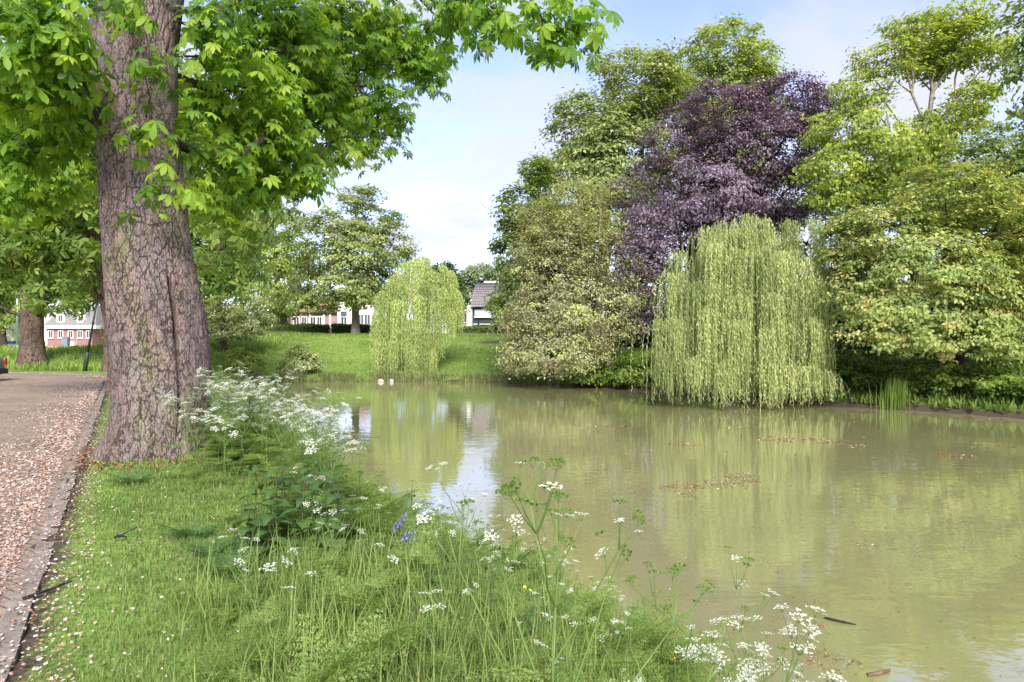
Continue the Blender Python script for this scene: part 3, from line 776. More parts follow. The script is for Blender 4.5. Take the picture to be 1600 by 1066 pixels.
tree('golden_maple', 'spreading maple with orange tipped young leaves over the bank', 'tree', 1500, 27.6,
     [(1480, 310, 27, 105, 55), (1385, 368, 26.5, 78, 55), (1565, 360, 26.5, 88, 65), (1450, 425, 25.5, 108, 58), (1342, 450, 26, 52, 46), (1565, 465, 25.5, 85, 58), (1400, 505, 25, 78, 42), (1505, 525, 25, 88, 38),
      (1322, 400, 27, 38, 36), (1640, 420, 26, 80, 110), (1330, 355, 27, 40, 22)],
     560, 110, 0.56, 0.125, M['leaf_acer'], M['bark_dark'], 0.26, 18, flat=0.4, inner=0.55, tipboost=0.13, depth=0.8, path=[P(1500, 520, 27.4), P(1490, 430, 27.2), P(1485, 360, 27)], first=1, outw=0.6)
tree('twiggy_tree', 'pale brownish green twiggy tree leaning over the water', 'tree', 955, 39.5,
     [(905, 325, 38.6, 56, 50), (880, 375, 38.2, 60, 50), (865, 415, 38.2, 74, 62), (960, 400, 38, 52, 56), (850, 495, 38, 66, 52), (930, 490, 37.5, 76, 60), (880, 552, 37.5, 84, 34), (818, 556, 38, 38, 28), (985, 440, 37.5, 30, 40), (808, 505, 38.5, 34, 44), (796, 565, 38.5, 26, 24), (845, 350, 39.5, 44, 40)],
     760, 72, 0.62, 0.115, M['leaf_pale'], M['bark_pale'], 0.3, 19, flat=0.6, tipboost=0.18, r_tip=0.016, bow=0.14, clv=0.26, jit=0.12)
# far lawn
tree('lawn_maple', 'broad layered green tree on the far lawn before the hedge', 'tree', 555, 64,
     [(562, 310, 64, 34, 22), (520, 352, 64, 46, 26), (590, 352, 64, 42, 28), (555, 372, 62.5, 50, 24), (500, 398, 64, 46, 26), (565, 405, 62, 60, 26), (615, 392, 64, 34, 28), (480, 440, 64, 34, 22), (540, 447, 62, 52, 24),
      (600, 445, 63, 42, 24), (500, 472, 63, 34, 16), (572, 468, 62, 38, 14), (472, 474, 62, 28, 13), (448, 465, 65, 28, 16)],
     420, 80, 0.95, 0.23, M['leaf_ash'], M['bark_grey'], 0.34, 21, flat=0.35, inner=0.45, tipboost=0.12, path=[P(555, 470, 64), P(553, 400, 64), P(556, 345, 64)], first=3)
tree('row_maple', 'green tree on the far lawn beside the pale blossom tree', 'tree', 446, 70,
     [(432, 350, 70, 46, 32), (400, 410, 70, 48, 44), (455, 405, 70, 42, 40), (438, 465, 69, 40, 28), (380, 365, 70, 34, 36)],
     240, 80, 1.05, 0.24, M['leaf_lime'], M['bark_grey'], 0.36, 22, flat=0.4, tipboost=0.1)
tree('blossom_tree', 'small pale blossom tree leaning over the far slope', 'tree', 348, 51,
     [(362, 478, 51, 55, 26), (330, 500, 51, 38, 26), (398, 500, 51, 28, 22), (350, 455, 51, 30, 18), (345, 518, 51, 44, 14), (392, 518, 50.5, 24, 10)],
     170, 90, 0.6, 0.13, M['leaf_blossom'], M['bark_far'], 0.26, 23, flat=0.4, tipboost=0.2)
for bx_, Y_, lb, sd, lab in ((382, 44.6, [(382, 572, 44.6, 28, 20), (362, 582, 44.6, 20, 12), (372, 556, 44.6, 14, 12), (400, 580, 44.6, 16, 12)], 24, 'rounded green bush at the far waterline below the blossom tree'),
                             (470, 44.9, [(470, 570, 44.9, 28, 22), (452, 580, 44.9, 18, 12), (466, 550, 44.9, 14, 12), (488, 578, 44.9, 16, 14)], 25, 'pale green bush at the far waterline standing alone on the slope')):
    tree('waterside_bush', lab, 'bush', bx_, Y_, lb, 80, 95, 0.38, 0.13, M['leaf_gold' if sd == 24 else 'leaf_blossom'], M['bark_dark'], 0.05, sd, flat=0.6, first=1)
tree('dark_evergreen', 'narrow dark evergreen behind the far willow', 'tree', 706, 76,
     [(702, 450, 76, 18, 40), (690, 430, 76, 22, 20), (708, 480, 76, 16, 30)], 90, 90, 0.8, 0.24, M['leaf_dark'], M['bark_dark'], 0.25, 26)
tree('distant_tree', 'hazy grey green tree behind the barrel roofed house', 'tree', 760, 125,
     [(755, 432, 125, 42, 22), (730, 448, 125, 24, 18), (790, 440, 125, 34, 26), (745, 470, 125, 30, 22)], 150, 80, 1.6, 0.42, M['leaf_distant'], M['bark_dark'], 0.4, 27, flat=0.5)
tree('garden_tree', 'small green tree in front of the barrel roofed house', 'tree', 792, 70,
     [(778, 478, 70, 16, 10), (792, 488, 70, 18, 12), (785, 502, 70, 14, 10), (805, 498, 70, 18, 16)], 90, 70, 0.6, 0.2, M['leaf_mid'], M['bark_dark'], 0.12, 28)
# background of the right bank
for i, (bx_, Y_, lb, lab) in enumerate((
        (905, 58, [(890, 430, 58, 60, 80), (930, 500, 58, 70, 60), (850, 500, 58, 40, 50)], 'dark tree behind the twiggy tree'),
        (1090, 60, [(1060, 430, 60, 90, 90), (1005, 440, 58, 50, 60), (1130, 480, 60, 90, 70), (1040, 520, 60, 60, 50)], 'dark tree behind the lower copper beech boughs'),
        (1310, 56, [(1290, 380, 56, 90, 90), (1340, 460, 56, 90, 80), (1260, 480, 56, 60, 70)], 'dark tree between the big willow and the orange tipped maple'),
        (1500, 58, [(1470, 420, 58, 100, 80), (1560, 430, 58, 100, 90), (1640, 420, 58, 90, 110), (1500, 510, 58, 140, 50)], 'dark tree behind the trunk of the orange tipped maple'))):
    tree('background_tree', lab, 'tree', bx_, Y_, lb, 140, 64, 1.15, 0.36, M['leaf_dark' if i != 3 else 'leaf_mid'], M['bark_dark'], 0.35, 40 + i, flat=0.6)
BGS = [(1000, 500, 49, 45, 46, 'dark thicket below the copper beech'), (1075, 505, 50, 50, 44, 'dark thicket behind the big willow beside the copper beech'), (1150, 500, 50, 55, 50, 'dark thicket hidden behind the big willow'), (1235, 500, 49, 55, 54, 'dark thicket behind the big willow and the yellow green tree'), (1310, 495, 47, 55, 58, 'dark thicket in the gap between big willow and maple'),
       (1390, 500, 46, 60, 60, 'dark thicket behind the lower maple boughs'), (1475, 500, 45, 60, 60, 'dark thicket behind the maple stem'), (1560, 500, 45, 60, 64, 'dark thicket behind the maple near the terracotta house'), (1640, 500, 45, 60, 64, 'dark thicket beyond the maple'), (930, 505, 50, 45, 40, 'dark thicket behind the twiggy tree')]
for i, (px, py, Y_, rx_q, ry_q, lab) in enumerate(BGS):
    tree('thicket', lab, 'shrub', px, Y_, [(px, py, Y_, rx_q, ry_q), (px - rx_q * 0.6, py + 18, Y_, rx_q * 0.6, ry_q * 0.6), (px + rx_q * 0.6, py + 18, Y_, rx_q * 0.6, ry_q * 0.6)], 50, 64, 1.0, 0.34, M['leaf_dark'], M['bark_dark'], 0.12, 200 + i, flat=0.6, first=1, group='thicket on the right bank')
for i, (px, py, rx_q, ry_q, lab) in enumerate(((225, 505, 50, 36, 'green shrubbery behind the great trunk beyond the slope'), (310, 500, 50, 40, 'green shrubbery behind the pale blossom tree'), (385, 498, 46, 38, 'green shrubbery beside the low brick house'))):
    tree('shrubbery', lab, 'shrub', px, 88, [(px, py, 88, rx_q, ry_q), (px - 30, py + 14, 88, 30, 24), (px + 30, py + 14, 88, 30, 24)], 90, 80, 1.3, 0.34, M['leaf_mid'], M['bark_dark'], 0.15, 220 + i, flat=0.6, first=1, group='shrubbery on the far rise')
# left distance
for i, (bx_, Y_, lb, lab) in enumerate((
        (5, 80, [(0, 450, 80, 60, 50), (-40, 420, 80, 60, 60), (25, 500, 80, 22, 26)], 'green tree behind the parked car'),
        (250, 85, [(230, 440, 85, 70, 60), (300, 440, 85, 70, 60), (350, 400, 85, 60, 60), (280, 500, 85, 60, 30)], 'green tree beyond the road behind the great trunk'),
        (-60, 60, [(-60, 430, 60, 80, 70), (-130, 430, 60, 80, 90)], 'green tree beyond the bend of the road'))):
    tree('roadside_tree', lab, 'tree', bx_, Y_, lb, 140, 64, 1.2, 0.33, M['leaf_lime'], M['bark_dark'], 0.35, 50 + i, flat=0.5)

# waterside shrubs on the right bank
SHRUBS = [(1318, 590, 29.0, 44, 44, 'leaf_bank'), (1372, 600, 28.0, 42, 34, 'leaf_bank'), (1432, 604, 27.0, 46, 32, 'leaf_bank'), (1500, 602, 26.0, 52, 36, 'leaf_bank'), (1572, 612, 24.6, 54, 34, 'leaf_bank'), (1640, 615, 23.6, 54, 40, 'leaf_bank'),
          (925, 578, 38.4, 46, 26, 'leaf_bank'), (985, 582, 37.0, 44, 30, 'leaf_bank'), (1030, 575, 36.4, 40, 32, 'leaf_bank'), (1440, 560, 29.5, 70, 36, 'leaf_mid'), (1560, 560, 28, 70, 44, 'leaf_mid'), (1340, 545, 31, 50, 40, 'leaf_dark')]
SH_LAB = ['dark green shrub close against the big willow', 'low green shrub on the muddy edge below the orange tipped maple', 'low green shrub beside the clump of reeds', 'leafy green shrub in front of the maple trunk', 'bright green nettly shrub on the bare muddy bank', 'green shrub at the end of the muddy bank',
          'low shrub under the twiggy tree at the waterline', 'bright low shrub dipping to the water below the copper beech', 'green shrub between the copper beech and the big willow', 'mid green shrub under the boughs of the orange tipped maple', 'mid green shrub behind the nettly bank', 'dark shrub in the gap beside the big willow']
for i, (px, py, Y_, rx, ry, mt) in enumerate(SHRUBS):
    lb = [(px, py, Y_, rx, ry), (px - rx * 0.5, py + ry * 0.3, Y_, rx * 0.6, ry * 0.6), (px + rx * 0.5, py + ry * 0.35, Y_ - 0.4, rx * 0.6, ry * 0.6)]
    tree('bank_shrub', SH_LAB[i], 'shrub', px, Y_, lb, 62, 74, 0.36, 0.135, M[mt], M['bark_dark'], 0.06, 60 + i, flat=0.6, first=1, group='shrubs along the right bank')

# ---- willows: arching limbs and hanging strands
def willow(name, label, base, cascades, mat, seed, leaf=0.15, spread=0.5, nstr=26, r_trunk=0.3, step=0.07, bottom=WATER_Z + 0.05):
    rng = np.random.default_rng(seed)
    base = np.array(base, float)
    root = thing(name, label, 'tree', base)
    anchors = np.array([c[0] for c in cascades])
    cen = anchors.mean(0)
    top = np.array([base[0], base[1], base[2] + (anchors[:, 2].max() - base[2]) * 0.62])
    tt = np.linspace(0, 1, 9)[:, None]
    tr = (base - np.array([0, 0, 0.2])) * (1 - tt) + top * tt; tr[2:-1, :2] += rng.normal(0, 0.12, (6, 2))
    inn = anchors + (np.array([base[0], base[1], 0]) - anchors * np.array([1, 1, 0])) * 0.16 - np.array([0, 0, 0.25])
    pos, par, tips, nr = skeleton(tr, inn, rng, w=0.25, bow=0.14, first=4, seg=0.5)
    link('trunk', branch_mesh('trunk', pos, par, tips, nr, r_trunk, 0.010, M['bark_grey'], origin=base), root)
    ps, ts, ns, ss, ti = [], [], [], [], []
    SV, SF = [], []; nb = 0
    for (a, L0, sp, k) in cascades:
        ct = rng.normal(0, 0.2)
        outd = (a - base) * np.array([1, 1, 0]); outd = outd / max(np.linalg.norm(outd), 0.1)
        side = np.array([-outd[1], outd[0], 0])
        for q in range(k):
            u1, u2 = rng.normal(0, 0.5, 2)
            st = a + side * u1 * sp + outd * (u2 * 0.5 + 0.15) * sp + np.array([0, 0, -0.28 * (u1 * u1 + 0.6 * u2 * u2) * sp + rng.normal(0, 0.06)])
            L = L0 * (0.55 + 0.55 * rng.random())
            L = min(L, st[2] - bottom - 0.25 * rng.random())
            if L < 0.4: continue
            m = max(4, int(L / step))
            s_ = np.linspace(0, 1, m)
            dr = outd * (0.10 + 0.12 * rng.random()) + side * rng.normal(0, 0.05)
            arc = np.exp(-s_ * L / 0.35)
            pts = st[None] + np.outer(1 - arc, dr * 2.0) * 0.6 + np.outer(s_ * L, np.array([0, 0, -1.0])) + np.outer(np.sin(s_ * (2 + 2 * rng.random()) + rng.random() * 6), rng.normal(0, 0.035, 3) * np.array([1, 1, 0]))
            pts[:, :2] += rng.normal(0, 0.02, (m, 2))
            ps.append(pts); az = rng.random(m) * 2 * math.pi
            hd = np.stack([np.cos(az), np.sin(az), np.zeros(m)], 1)
            ts.append(hd * 0.7 + np.array([0, 0, -1.0]) * 1.0)
            ns.append(hd * 0.8 + outd * 0.35 + np.array([0, 0, 0.5]) + rng.normal(0, 0.3, (m, 3)))
            ss.append(leaf * (0.75 + 0.5 * rng.random(m)) * (1 - 0.35 * s_))
            ti.append(np.clip(0.5 + ct + rng.normal(0, 0.11) + rng.normal(0, 0.14, m), 0, 1))
            # the strand itself, a thin three-sided twig
            pp = pts[::max(1, m // 3)]
            for w_ in range(3):
                an = 2.1 * w_
                SV.append(pp + np.array([math.cos(an), math.sin(an), 0]) * 0.006)
            kq = len(pp)
            for w_ in range(3):
                w2 = (w_ + 1) % 3
                for z_ in range(kq - 1):
                    SF.append((nb + w_ * kq + z_, nb + w2 * kq + z_, nb + w2 * kq + z_ + 1, nb + w_ * kq + z_ + 1))
            nb += 3 * kq
    p = np.concatenate(ps); t = np.concatenate(ts); n = np.concatenate(ns); s = np.concatenate(ss); ti = np.concatenate(ti)
    t, b, n = frames(n, t)
    V, F, T = scatter(NARROW_V * np.array([1, 1.15, 1]), LEAF_F, p, t, b, n, s, ti)
    link('crown', mesh_np('crown', V - base, F, mat, T), root)
    link('hanging_twigs', mesh_np('hanging_twigs', np.concatenate(SV) - base, np.array(SF), M['twig_yellow']), root)
    return root

def cascade_set(seed, cx, cyy, rx, ry, z_top, z_lo, nlev, ztip, sp, k, bottom, wexp=2.4):
    """bundles of strands on a dome: top levels hang in tiers"""
    rng = np.random.default_rng(seed); out = []
    for i in range(nlev):
        az = i * 2.39996 + rng.normal(0, 0.25)
        f = ((i + 0.5) / nlev) ** 0.62                    # 0 top centre, 1 rim
        rr_ = f * (0.90 + 0.16 * rng.random())
        z = z_top - (z_top - z_lo) * (f ** wexp) * (0.7 + 0.6 * rng.random()) + rng.normal(0, 0.12)
        a = np.array([cx + math.cos(az) * rx * rr_, cyy + math.sin(az) * ry * rr_, z])
        L = (z - bottom) * (0.42 + 0.35 * rng.random()) if f < 0.6 else (z - bottom) * (0.72 + 0.36 * rng.random())
        out.append((a, L, sp * (0.75 + 0.5 * rng.random()), k))
    return out

# big willow on the right bank
c1 = cascade_set(5, 10.1, 29.7, 2.7, 2.5, P(0, 345, 28)[2], P(0, 440, 28)[2], 56, 0, 0.6, 18, WATER_Z)
W1 = [(1098, 352, 28.4), (1128, 344, 28.2), (1165, 338, 28.3), (1200, 340, 28.3), (1235, 342, 28.4), (1264, 348, 28.6), (1072, 388, 27.7), (1112, 380, 27.4), (1150, 392, 27.1), (1190, 384, 27.2), (1225, 398, 27.2), (1258, 392, 27.5), (1282, 400, 28.0),
      (1046, 432, 27.4), (1085, 438, 26.9), (1124, 430, 26.7), (1165, 452, 26.5), (1205, 450, 26.6), (1245, 446, 26.8), (1276, 450, 27.2), (1036, 490, 27.0), (1062, 500, 26.6), (1102, 490, 26.3), (1145, 505, 26.1), (1185, 515, 26.1), (1222, 500, 26.2), (1262, 505, 26.5), (1286, 510, 26.9),
      (1040, 550, 26.7), (1080, 560, 26.2), (1232, 560, 25.9), (1210, 575, 25.8), (1258, 572, 26.0), (1284, 585, 26.5), (1130, 570, 25.9)]
rw = np.random.default_rng(44)
for (px, py, Y_) in W1:
    a_ = P(px + rw.normal(0, 5), py + rw.normal(0, 6), Y_)
    c1.append((a_, (a_[2] - WATER_Z) * (0.62 + 0.42 * rw.random()), 0.44 + 0.24 * rw.random(), 30))
willow('weeping_willow', 'big weeping willow with strands touching the water on the right bank', (10.3, 31.3, tz(10.3, 31.3)), c1, M['leaf_willow'], 31, leaf=0.185, r_trunk=0.38, step=0.076)
# far willow
W2 = [(600, 455, 46, 4.8), (590, 492, 45.8, 3.6), (614, 438, 46, 5.2), (636, 410, 46.5, 3.4), (650, 404, 46.2, 5.6), (664, 402, 46.8, 3.0), (676, 424, 46, 5.4), (690, 414, 47, 3.2), (704, 424, 47.2, 3.0), (713, 455, 47, 2.6), (701, 482, 46.4, 2.0), (624, 468, 45.3, 4.6), (655, 462, 45, 4.8), (682, 476, 45.4, 3.4),
      (602, 505, 45.4, 3.2), (640, 500, 44.8, 3.4), (664, 512, 44.8, 3.0), (612, 532, 44.8, 2.2), (645, 540, 44.6, 2.0), (622, 428, 48.6, 4.5), (658, 410, 48.8, 4.8), (698, 424, 48.8, 4.0), (594, 530, 45.2, 2.4), (630, 445, 45.7, 5), (664, 440, 45.6, 5.2), (690, 450, 46, 3.6), (675, 545, 44.8, 1.8)]
c2 = [(P(px, py, Y_), L_, 0.34 + 0.24 * rw.random(), 60) for (px, py, Y_, L_) in W2]
willow('weeping_willow', 'smaller yellow green weeping willow on the far lawn slope', (-6.9, 47.6, tz(-6.9, 47.6)), c2, M['leaf_willow_far'], 32, leaf=0.22, r_trunk=0.26, step=0.10, bottom=-0.75)

# ------------------------------------------------------------------ the great chestnut
TY = 9.6
prof_py = np.array([-140, -60, 0, 100, 200, 300, 400, 450, 500, 550, 600, 650, 690, 720, 745, 790])
prof_l = np.array([128, 134, 140, 145, 149, 156, 162, 165, 169, 172, 174, 172, 166, 155, 138, 112])
prof_r = np.array([300, 296, 286, 278, 279, 291, 303, 313, 325, 330, 332, 328, 322, 322, 330, 345])
chest_base = np.array([(240 - 800) / FPX * TY, TY, 0.0])
nr_, ns_ = 310, 260
zs = np.linspace(-0.35, 6.9, nr_)
pys = 533 - (zs - EYE) * FPX / TY
l_ = np.interp(pys, prof_py, prof_l); r_ = np.interp(pys, prof_py, prof_r)
a1_ = np.arctan((l_ - 800) / FPX); a2_ = np.arctan((r_ - 800) / FPX); am_ = (a1_ + a2_) / 2
cxs = TY * np.tan(am_); Rs = TY / np.cos(am_) * np.sin((a2_ - a1_) / 2)
ker = np.ones(9) / 9
Rs = np.convolve(np.pad(Rs, 4, mode='edge'), ker, 'valid'); cxs = np.convolve(np.pad(cxs, 4, mode='edge'), ker, 'valid')
th = np.linspace(0, 2 * math.pi, ns_, endpoint=False)
TH, ZZ = np.meshgrid(th, zs); RR = np.repeat(Rs[:, None], ns_, 1); PY = np.repeat(pys[:, None], ns_, 1)
def adist(t, c): return np.abs((t - c + math.pi) % (2 * math.pi) - math.pi)
rad_ = RR.copy()
# root flare ridges
fl = sstep(620, 735, PY) ** 1.4
for c, w_, a_ in ((math.radians(-150), 0.26, 0.26), (math.radians(-113), 0.20, 0.26), (math.radians(-78), 0.18, 0.22), (math.radians(-35), 0.3, 0.22), (math.radians(20), 0.4, 0.14), (math.radians(110), 0.5, 0.15)):
    rad_ += RR * fl * a_ * np.exp(-(adist(TH, c) / w_) ** 2)
# long vertical swells
for c, w_, a_, y0, y1 in ((-2.35, 0.35, 0.035, 100, 700), (-1.75, 0.25, 0.03, 250, 650), (-1.2, 0.3, 0.03, 0, 500)):
    rad_ += a_ * np.exp(-(adist(TH, c + 0.08 * np.sin(ZZ * 1.7)) / w_) ** 2)
# fold between the main stem and the rear buttress, with a hollow slit
gc = math.radians(-44) + 0.03 * np.sin(ZZ * 3)
gw = sstep(380, 470, PY) * (1 - sstep(640, 710, PY))
rad_ -= 0.09 * gw * np.exp(-(adist(TH, gc) / 0.055) ** 2)
slit = sstep(435, 455, PY) * (1 - sstep(525, 545, PY))
rad_ -= 0.20 * slit * np.exp(-(adist(TH, gc) / 0.045) ** 4)
# slanting crack on the front
cc = math.radians(-92) - (PY - 468) / 55 * math.radians(18) + 0.03 * np.sin(PY * 0.35)
ck_ = sstep(464, 470, PY) * (1 - sstep(515, 530, PY))
rad_ -= 0.07 * ck_ * np.exp(-(adist(TH, cc) / 0.022) ** 2)
ck2 = sstep(528, 540, PY) * (1 - sstep(560, 580, PY))
rad_ -= 0.03 * ck2 * np.exp(-(adist(TH, math.radians(-112)) / 0.03) ** 2)
# burl
rad_ += 0.05 * np.exp(-(adist(TH, -1.75) / 0.16) ** 2 - ((PY - 390) / 22) ** 2) + 0.04 * np.exp(-(adist(TH, -2.2) / 0.12) ** 2 - ((PY - 330) / 16) ** 2)
# bark plates
bx0 = cxs[:, None] + np.cos(TH) * RR; by0 = np.sin(TH) * RR
disp = np.zeros(TH.size)
fx, fy, fz = bx0.ravel(), by0.ravel(), ZZ.ravel()
vor, nzf = mnoise.voronoi, mnoise.noise
for i in range(TH.size):
    if fy[i] > 0.35: continue
    x, y, z = fx[i], fy[i], fz[i]
    w1 = nzf((x * 2.5, y * 2.5, z * 1.6)); w2 = nzf((x * 2.5 + 7, y * 2.5, z * 1.6 + 3))
    w3 = nzf((x * 9, y * 9, z * 6))
    d4 = vor((x * 9 + 0.8 * w1 + 0.35 * w3, y * 9 + 0.8 * w2, z * 3.6 + 0.8 * w1 + 0.35 * w3))[0]
    e = d4[1] - d4[0]
    cr = 1 - min(1, e / 0.11)
    mk = min(1.0, max(0.15, 0.6 + 1.6 * nzf((x * 2.1 + 4, y * 2.1, z * 1.1))))
    disp[i] = -0.020 * mk * cr + 0.006 * min(1.0, e) + 0.012 * w1 + 0.006 * nzf((x * 14, y * 14, z * 9))
rad_ = rad_ + disp.reshape(TH.shape)
TVx = cxs[:, None] + np.cos(TH) * rad_; TVy = TY + np.sin(TH) * rad_ * 0.96
V = np.stack([TVx.ravel(), TVy.ravel(), ZZ.ravel()], 1) - chest_base
i0 = np.arange(nr_ - 1)[:, None] * ns_; j0 = np.arange(ns_)[None, :]; j1 = (j0 + 1) % ns_
F = np.stack([(i0 + j0), (i0 + j1), (i0 + ns_ + j1), (i0 + ns_ + j0)], -1).reshape(-1, 4)
chest = thing('chestnut_tree', 'great old chestnut with thick cracked trunk between road and pond', 'tree', chest_base, 'chestnuts along the road')
link('trunk', mesh_np('trunk', V, F, M['bark_chestnut'], smooth=True), chest)

rng = np.random.default_rng(77)
CL = [(335, 60, 9.8, 66, 60), (420, 60, 12, 90, 70), (520, 60, 14, 90, 70), (605, 60, 15, 66, 56), (655, 100, 15, 42, 38), (385, 150, 11, 76, 60), (480, 155, 13, 80, 55), (565, 155, 14.5, 62, 46), (615, 195, 15, 32, 26),
      (420, 222, 11.5, 66, 40), (505, 228, 13, 52, 32), (570, 228, 14, 28, 20), (468, 278, 12, 40, 22), (352, 250, 10.2, 44, 46), (338, 320, 11.5, 34, 34), (400, 285, 12, 40, 30),
      (720, 6, 10, 40, 20), (780, 14, 9, 36, 20), (765, 58, 9, 34, 12), (845, 12, 8.5, 44, 18), (868, 62, 8.5, 24, 18), (908, 42, 8.5, 24, 20), (690, 40, 11, 24, 22),
      (60, 50, 7.8, 70, 60), (40, 140, 8.4, 60, 50), (100, 110, 8.8, 40, 46), (85, 195, 9.6, 64, 40), (20, 230, 9.6, 50, 40), (200, 0, 8.6, 70, 20), (120, 20, 8.2, 40, 30), (30, 300, 12, 50, 40), (100, 270, 12, 36, 34),
      (245, 112, 8.75, 26, 18), (232, 212, 8.75, 24, 18), (262, 292, 8.8, 24, 20), (305, 200, 9.4, 24, 34), (305, 300, 9.6, 18, 22)]
CL_UP = [(250, -150, 10, 240, 110), (0, -140, 9, 140, 110), (500, -140, 11, 190, 110), (680, -90, 10, 130, 60), (300, -360, 11, 280, 140), (560, -330, 12, 160, 110), (60, -330, 10, 150, 120), (250, -80, 12.5, 200, 100), (150, 150, 13, 150, 90)]
C1, R1 = lobes_to_world(CL, 0.8); C2, R2 = lobes_to_world(CL_UP, 0.8)
p1, _, _ = clump_points(C1, R1, 1000, rng, 0.2)
p2, _, _ = clump_points(C2, R2, 330, rng, 0.35)
cp = np.concatenate([p1, p2])
# keep clumps out of the trunk and off the ground
dx = np.hypot(cp[:, 0] - np.interp(cp[:, 2], zs, cxs), cp[:, 1] - TY)
cpx = 800 + cp[:, 0] / cp[:, 1] * FPX; cpy = 533 - (cp[:, 2] - EYE) / cp[:, 1] * FPX
front = (cp[:, 1] < TY + 0.5) & (cpx > np.interp(cpy, prof_py, prof_l) - 14) & (cpx < np.interp(cpy, prof_py, prof_r) - 6) & (cpy > -60)
shoot = np.zeros(len(cp), bool)
for (sx_, sy_) in ((240, 108), (225, 205), (262, 292), (195, 20), (165, 130)): shoot |= np.hypot(cpx - sx_, cpy - sy_) < 24
cp = cp[(dx > np.interp(cp[:, 2], zs, Rs) + 0.05) & (cp[:, 2] > 2.4) & (~front | shoot)]
topc = np.array([cxs[-1], TY, 6.8])
rootp = np.array([(cxs[0], TY, 0.5), (np.interp(2.5, zs, cxs), TY, 2.5), (np.interp(4.2, zs, cxs), TY, 4.2), (np.interp(5.4, zs, cxs), TY, 5.4), topc, topc + (0.1, 0.1, 0.9), topc + (0.25, 0.3, 2.0), topc + (0.3, 0.3, 3.2)])
# leading limbs first, as extra targets
limbs = np.array([P(420, -60, 10.8), P(560, -80, 12.5), P(60, 20, 8.4), P(100, 160, 8.9), P(0, 262, 10.5), P(300, -200, 10.5), P(500, 110, 13.2), P(560, 140, 14)])
pos, par, tips, nrt = skeleton(rootp, np.concatenate([cp, limbs]), rng, w=0.42, bow=0.05, first=2, seg=0.32, jit=0.07)
link('branches', branch_mesh('branches', pos, par, tips, nrt, 0.12, 0.0042, M['bark_dark'], skip_root=5, n_side=6, origin=chest_base, expo=2.1), chest)
# leaves: a whorl of palmate leaves at every twig end
per = 8
m = len(cp); c = np.repeat(np.arange(m), per); N_ = m * per
az = rng.random(N_) * 2 * math.pi
hd = np.stack([np.cos(az), np.sin(az), np.zeros(N_)], 1)
pet = 0.10 + 0.22 * rng.random(N_)
lp = cp[c] + hd * pet[:, None] + np.stack([np.zeros(N_), np.zeros(N_), rng.normal(-0.02, 0.12, N_)], 1) + rng.normal(0, 0.09, (N_, 3))
ln = unit(np.array([0, 0, 1.0]) + hd * (0.55 + 0.6 * rng.random((N_, 1))) + rng.normal(0, 0.28, (N_, 3)))
lt = hd + np.array([0, 0, -0.5])
lt, lb_, ln = frames(ln, lt)
lsz = 0.182 * (0.42 + 0.75 * rng.random(N_))
ltint = np.clip(0.5 + np.repeat(rng.normal(0, 0.22, m), per) + rng.normal(0, 0.20, N_), 0, 1)
px_ = 800 + lp[:, 0] / lp[:, 1] * FPX; py_ = 533 - (lp[:, 2] - EYE) / lp[:, 1] * FPX
inview = (px_ > -10) & (px_ < 1600) & (py_ > -10) & (py_ < 1066)
score = np.where(inview, lsz / lp[:, 1], 0)
near = np.argsort(-score)[:300]
def palmate_lite(nl, droop):
    Vs, Fs = [], []
    for a in np.linspace(-120, 120, nl):
        L_ = 1.0 - 0.4 * (abs(a) / 120) ** 1.3; ca, sa = math.cos(math.radians(a)), math.sin(math.radians(a)); b0 = len(Vs)
        for (x, y, z) in ((0.03, 0, 0), (0.62, -0.20, -droop * 0.42 + 0.02), (0.62, 0, -droop * 0.42 - 0.03), (0.62, 0.20, -droop * 0.42 + 0.02), (1.0, 0, -droop)):
            x, y = x * L_, y * L_; Vs.append((x * ca - y * sa, x * sa + y * ca, z * L_))
        Fs += [(b0, b0 + 1, b0 + 2), (b0, b0 + 2, b0 + 3), (b0 + 1, b0 + 4, b0 + 2), (b0 + 2, b0 + 4, b0 + 3)]
    return np.array(Vs), np.array(Fs)
PVs, PFs = palmate_lite(7, 0.45); PV5, PF5 = palmate_lite(5, 0.4)
leaf_meshes = []
for k in range(5):
    vv, ff = palmate(5 + (k % 3 > 0) * 2, True, 0.3 + 0.12 * k)
    leaf_meshes.append(mesh_np('leaf', vv, ff, M['leaf_chestnut'], np.full(len(vv), 0.22 + 0.14 * k), smooth=True))
for i in near:
    o = link('leaf', leaf_meshes[int(min(4, max(0, (ltint[i] - 0.15) / 0.14)))], chest)
    mt = Matrix(((lt[i][0], lb_[i][0], ln[i][0]), (lt[i][1], lb_[i][1], ln[i][1]), (lt[i][2], lb_[i][2], ln[i][2])))
    mt = mt.to_4x4() @ Matrix.Diagonal((lsz[i], lsz[i], lsz[i], 1))
    mt.translation = Vector(lp[i] - chest_base)
    o.matrix_basis = mt
rest = np.ones(N_, bool); rest[near] = False
ia, ib = rest & inview, rest & ~inview
V, F, T = scatter(PVs, PFs, lp[ia] - chest_base, lt[ia], lb_[ia], ln[ia], lsz[ia], ltint[ia])
V2, F2, T2 = scatter(PV5, PF5, lp[ib] - chest_base, lt[ib], lb_[ib], ln[ib], lsz[ib] * 1.1, ltint[ib])
V, F, T = np.concatenate([V, V2]), np.concatenate([F, F2 + len(V)]), np.concatenate([T, T2])
tag(link('foliage', mesh_np('foliage', V, F, M['leaf_chestnut'], T)), kind='stuff').parent = chest

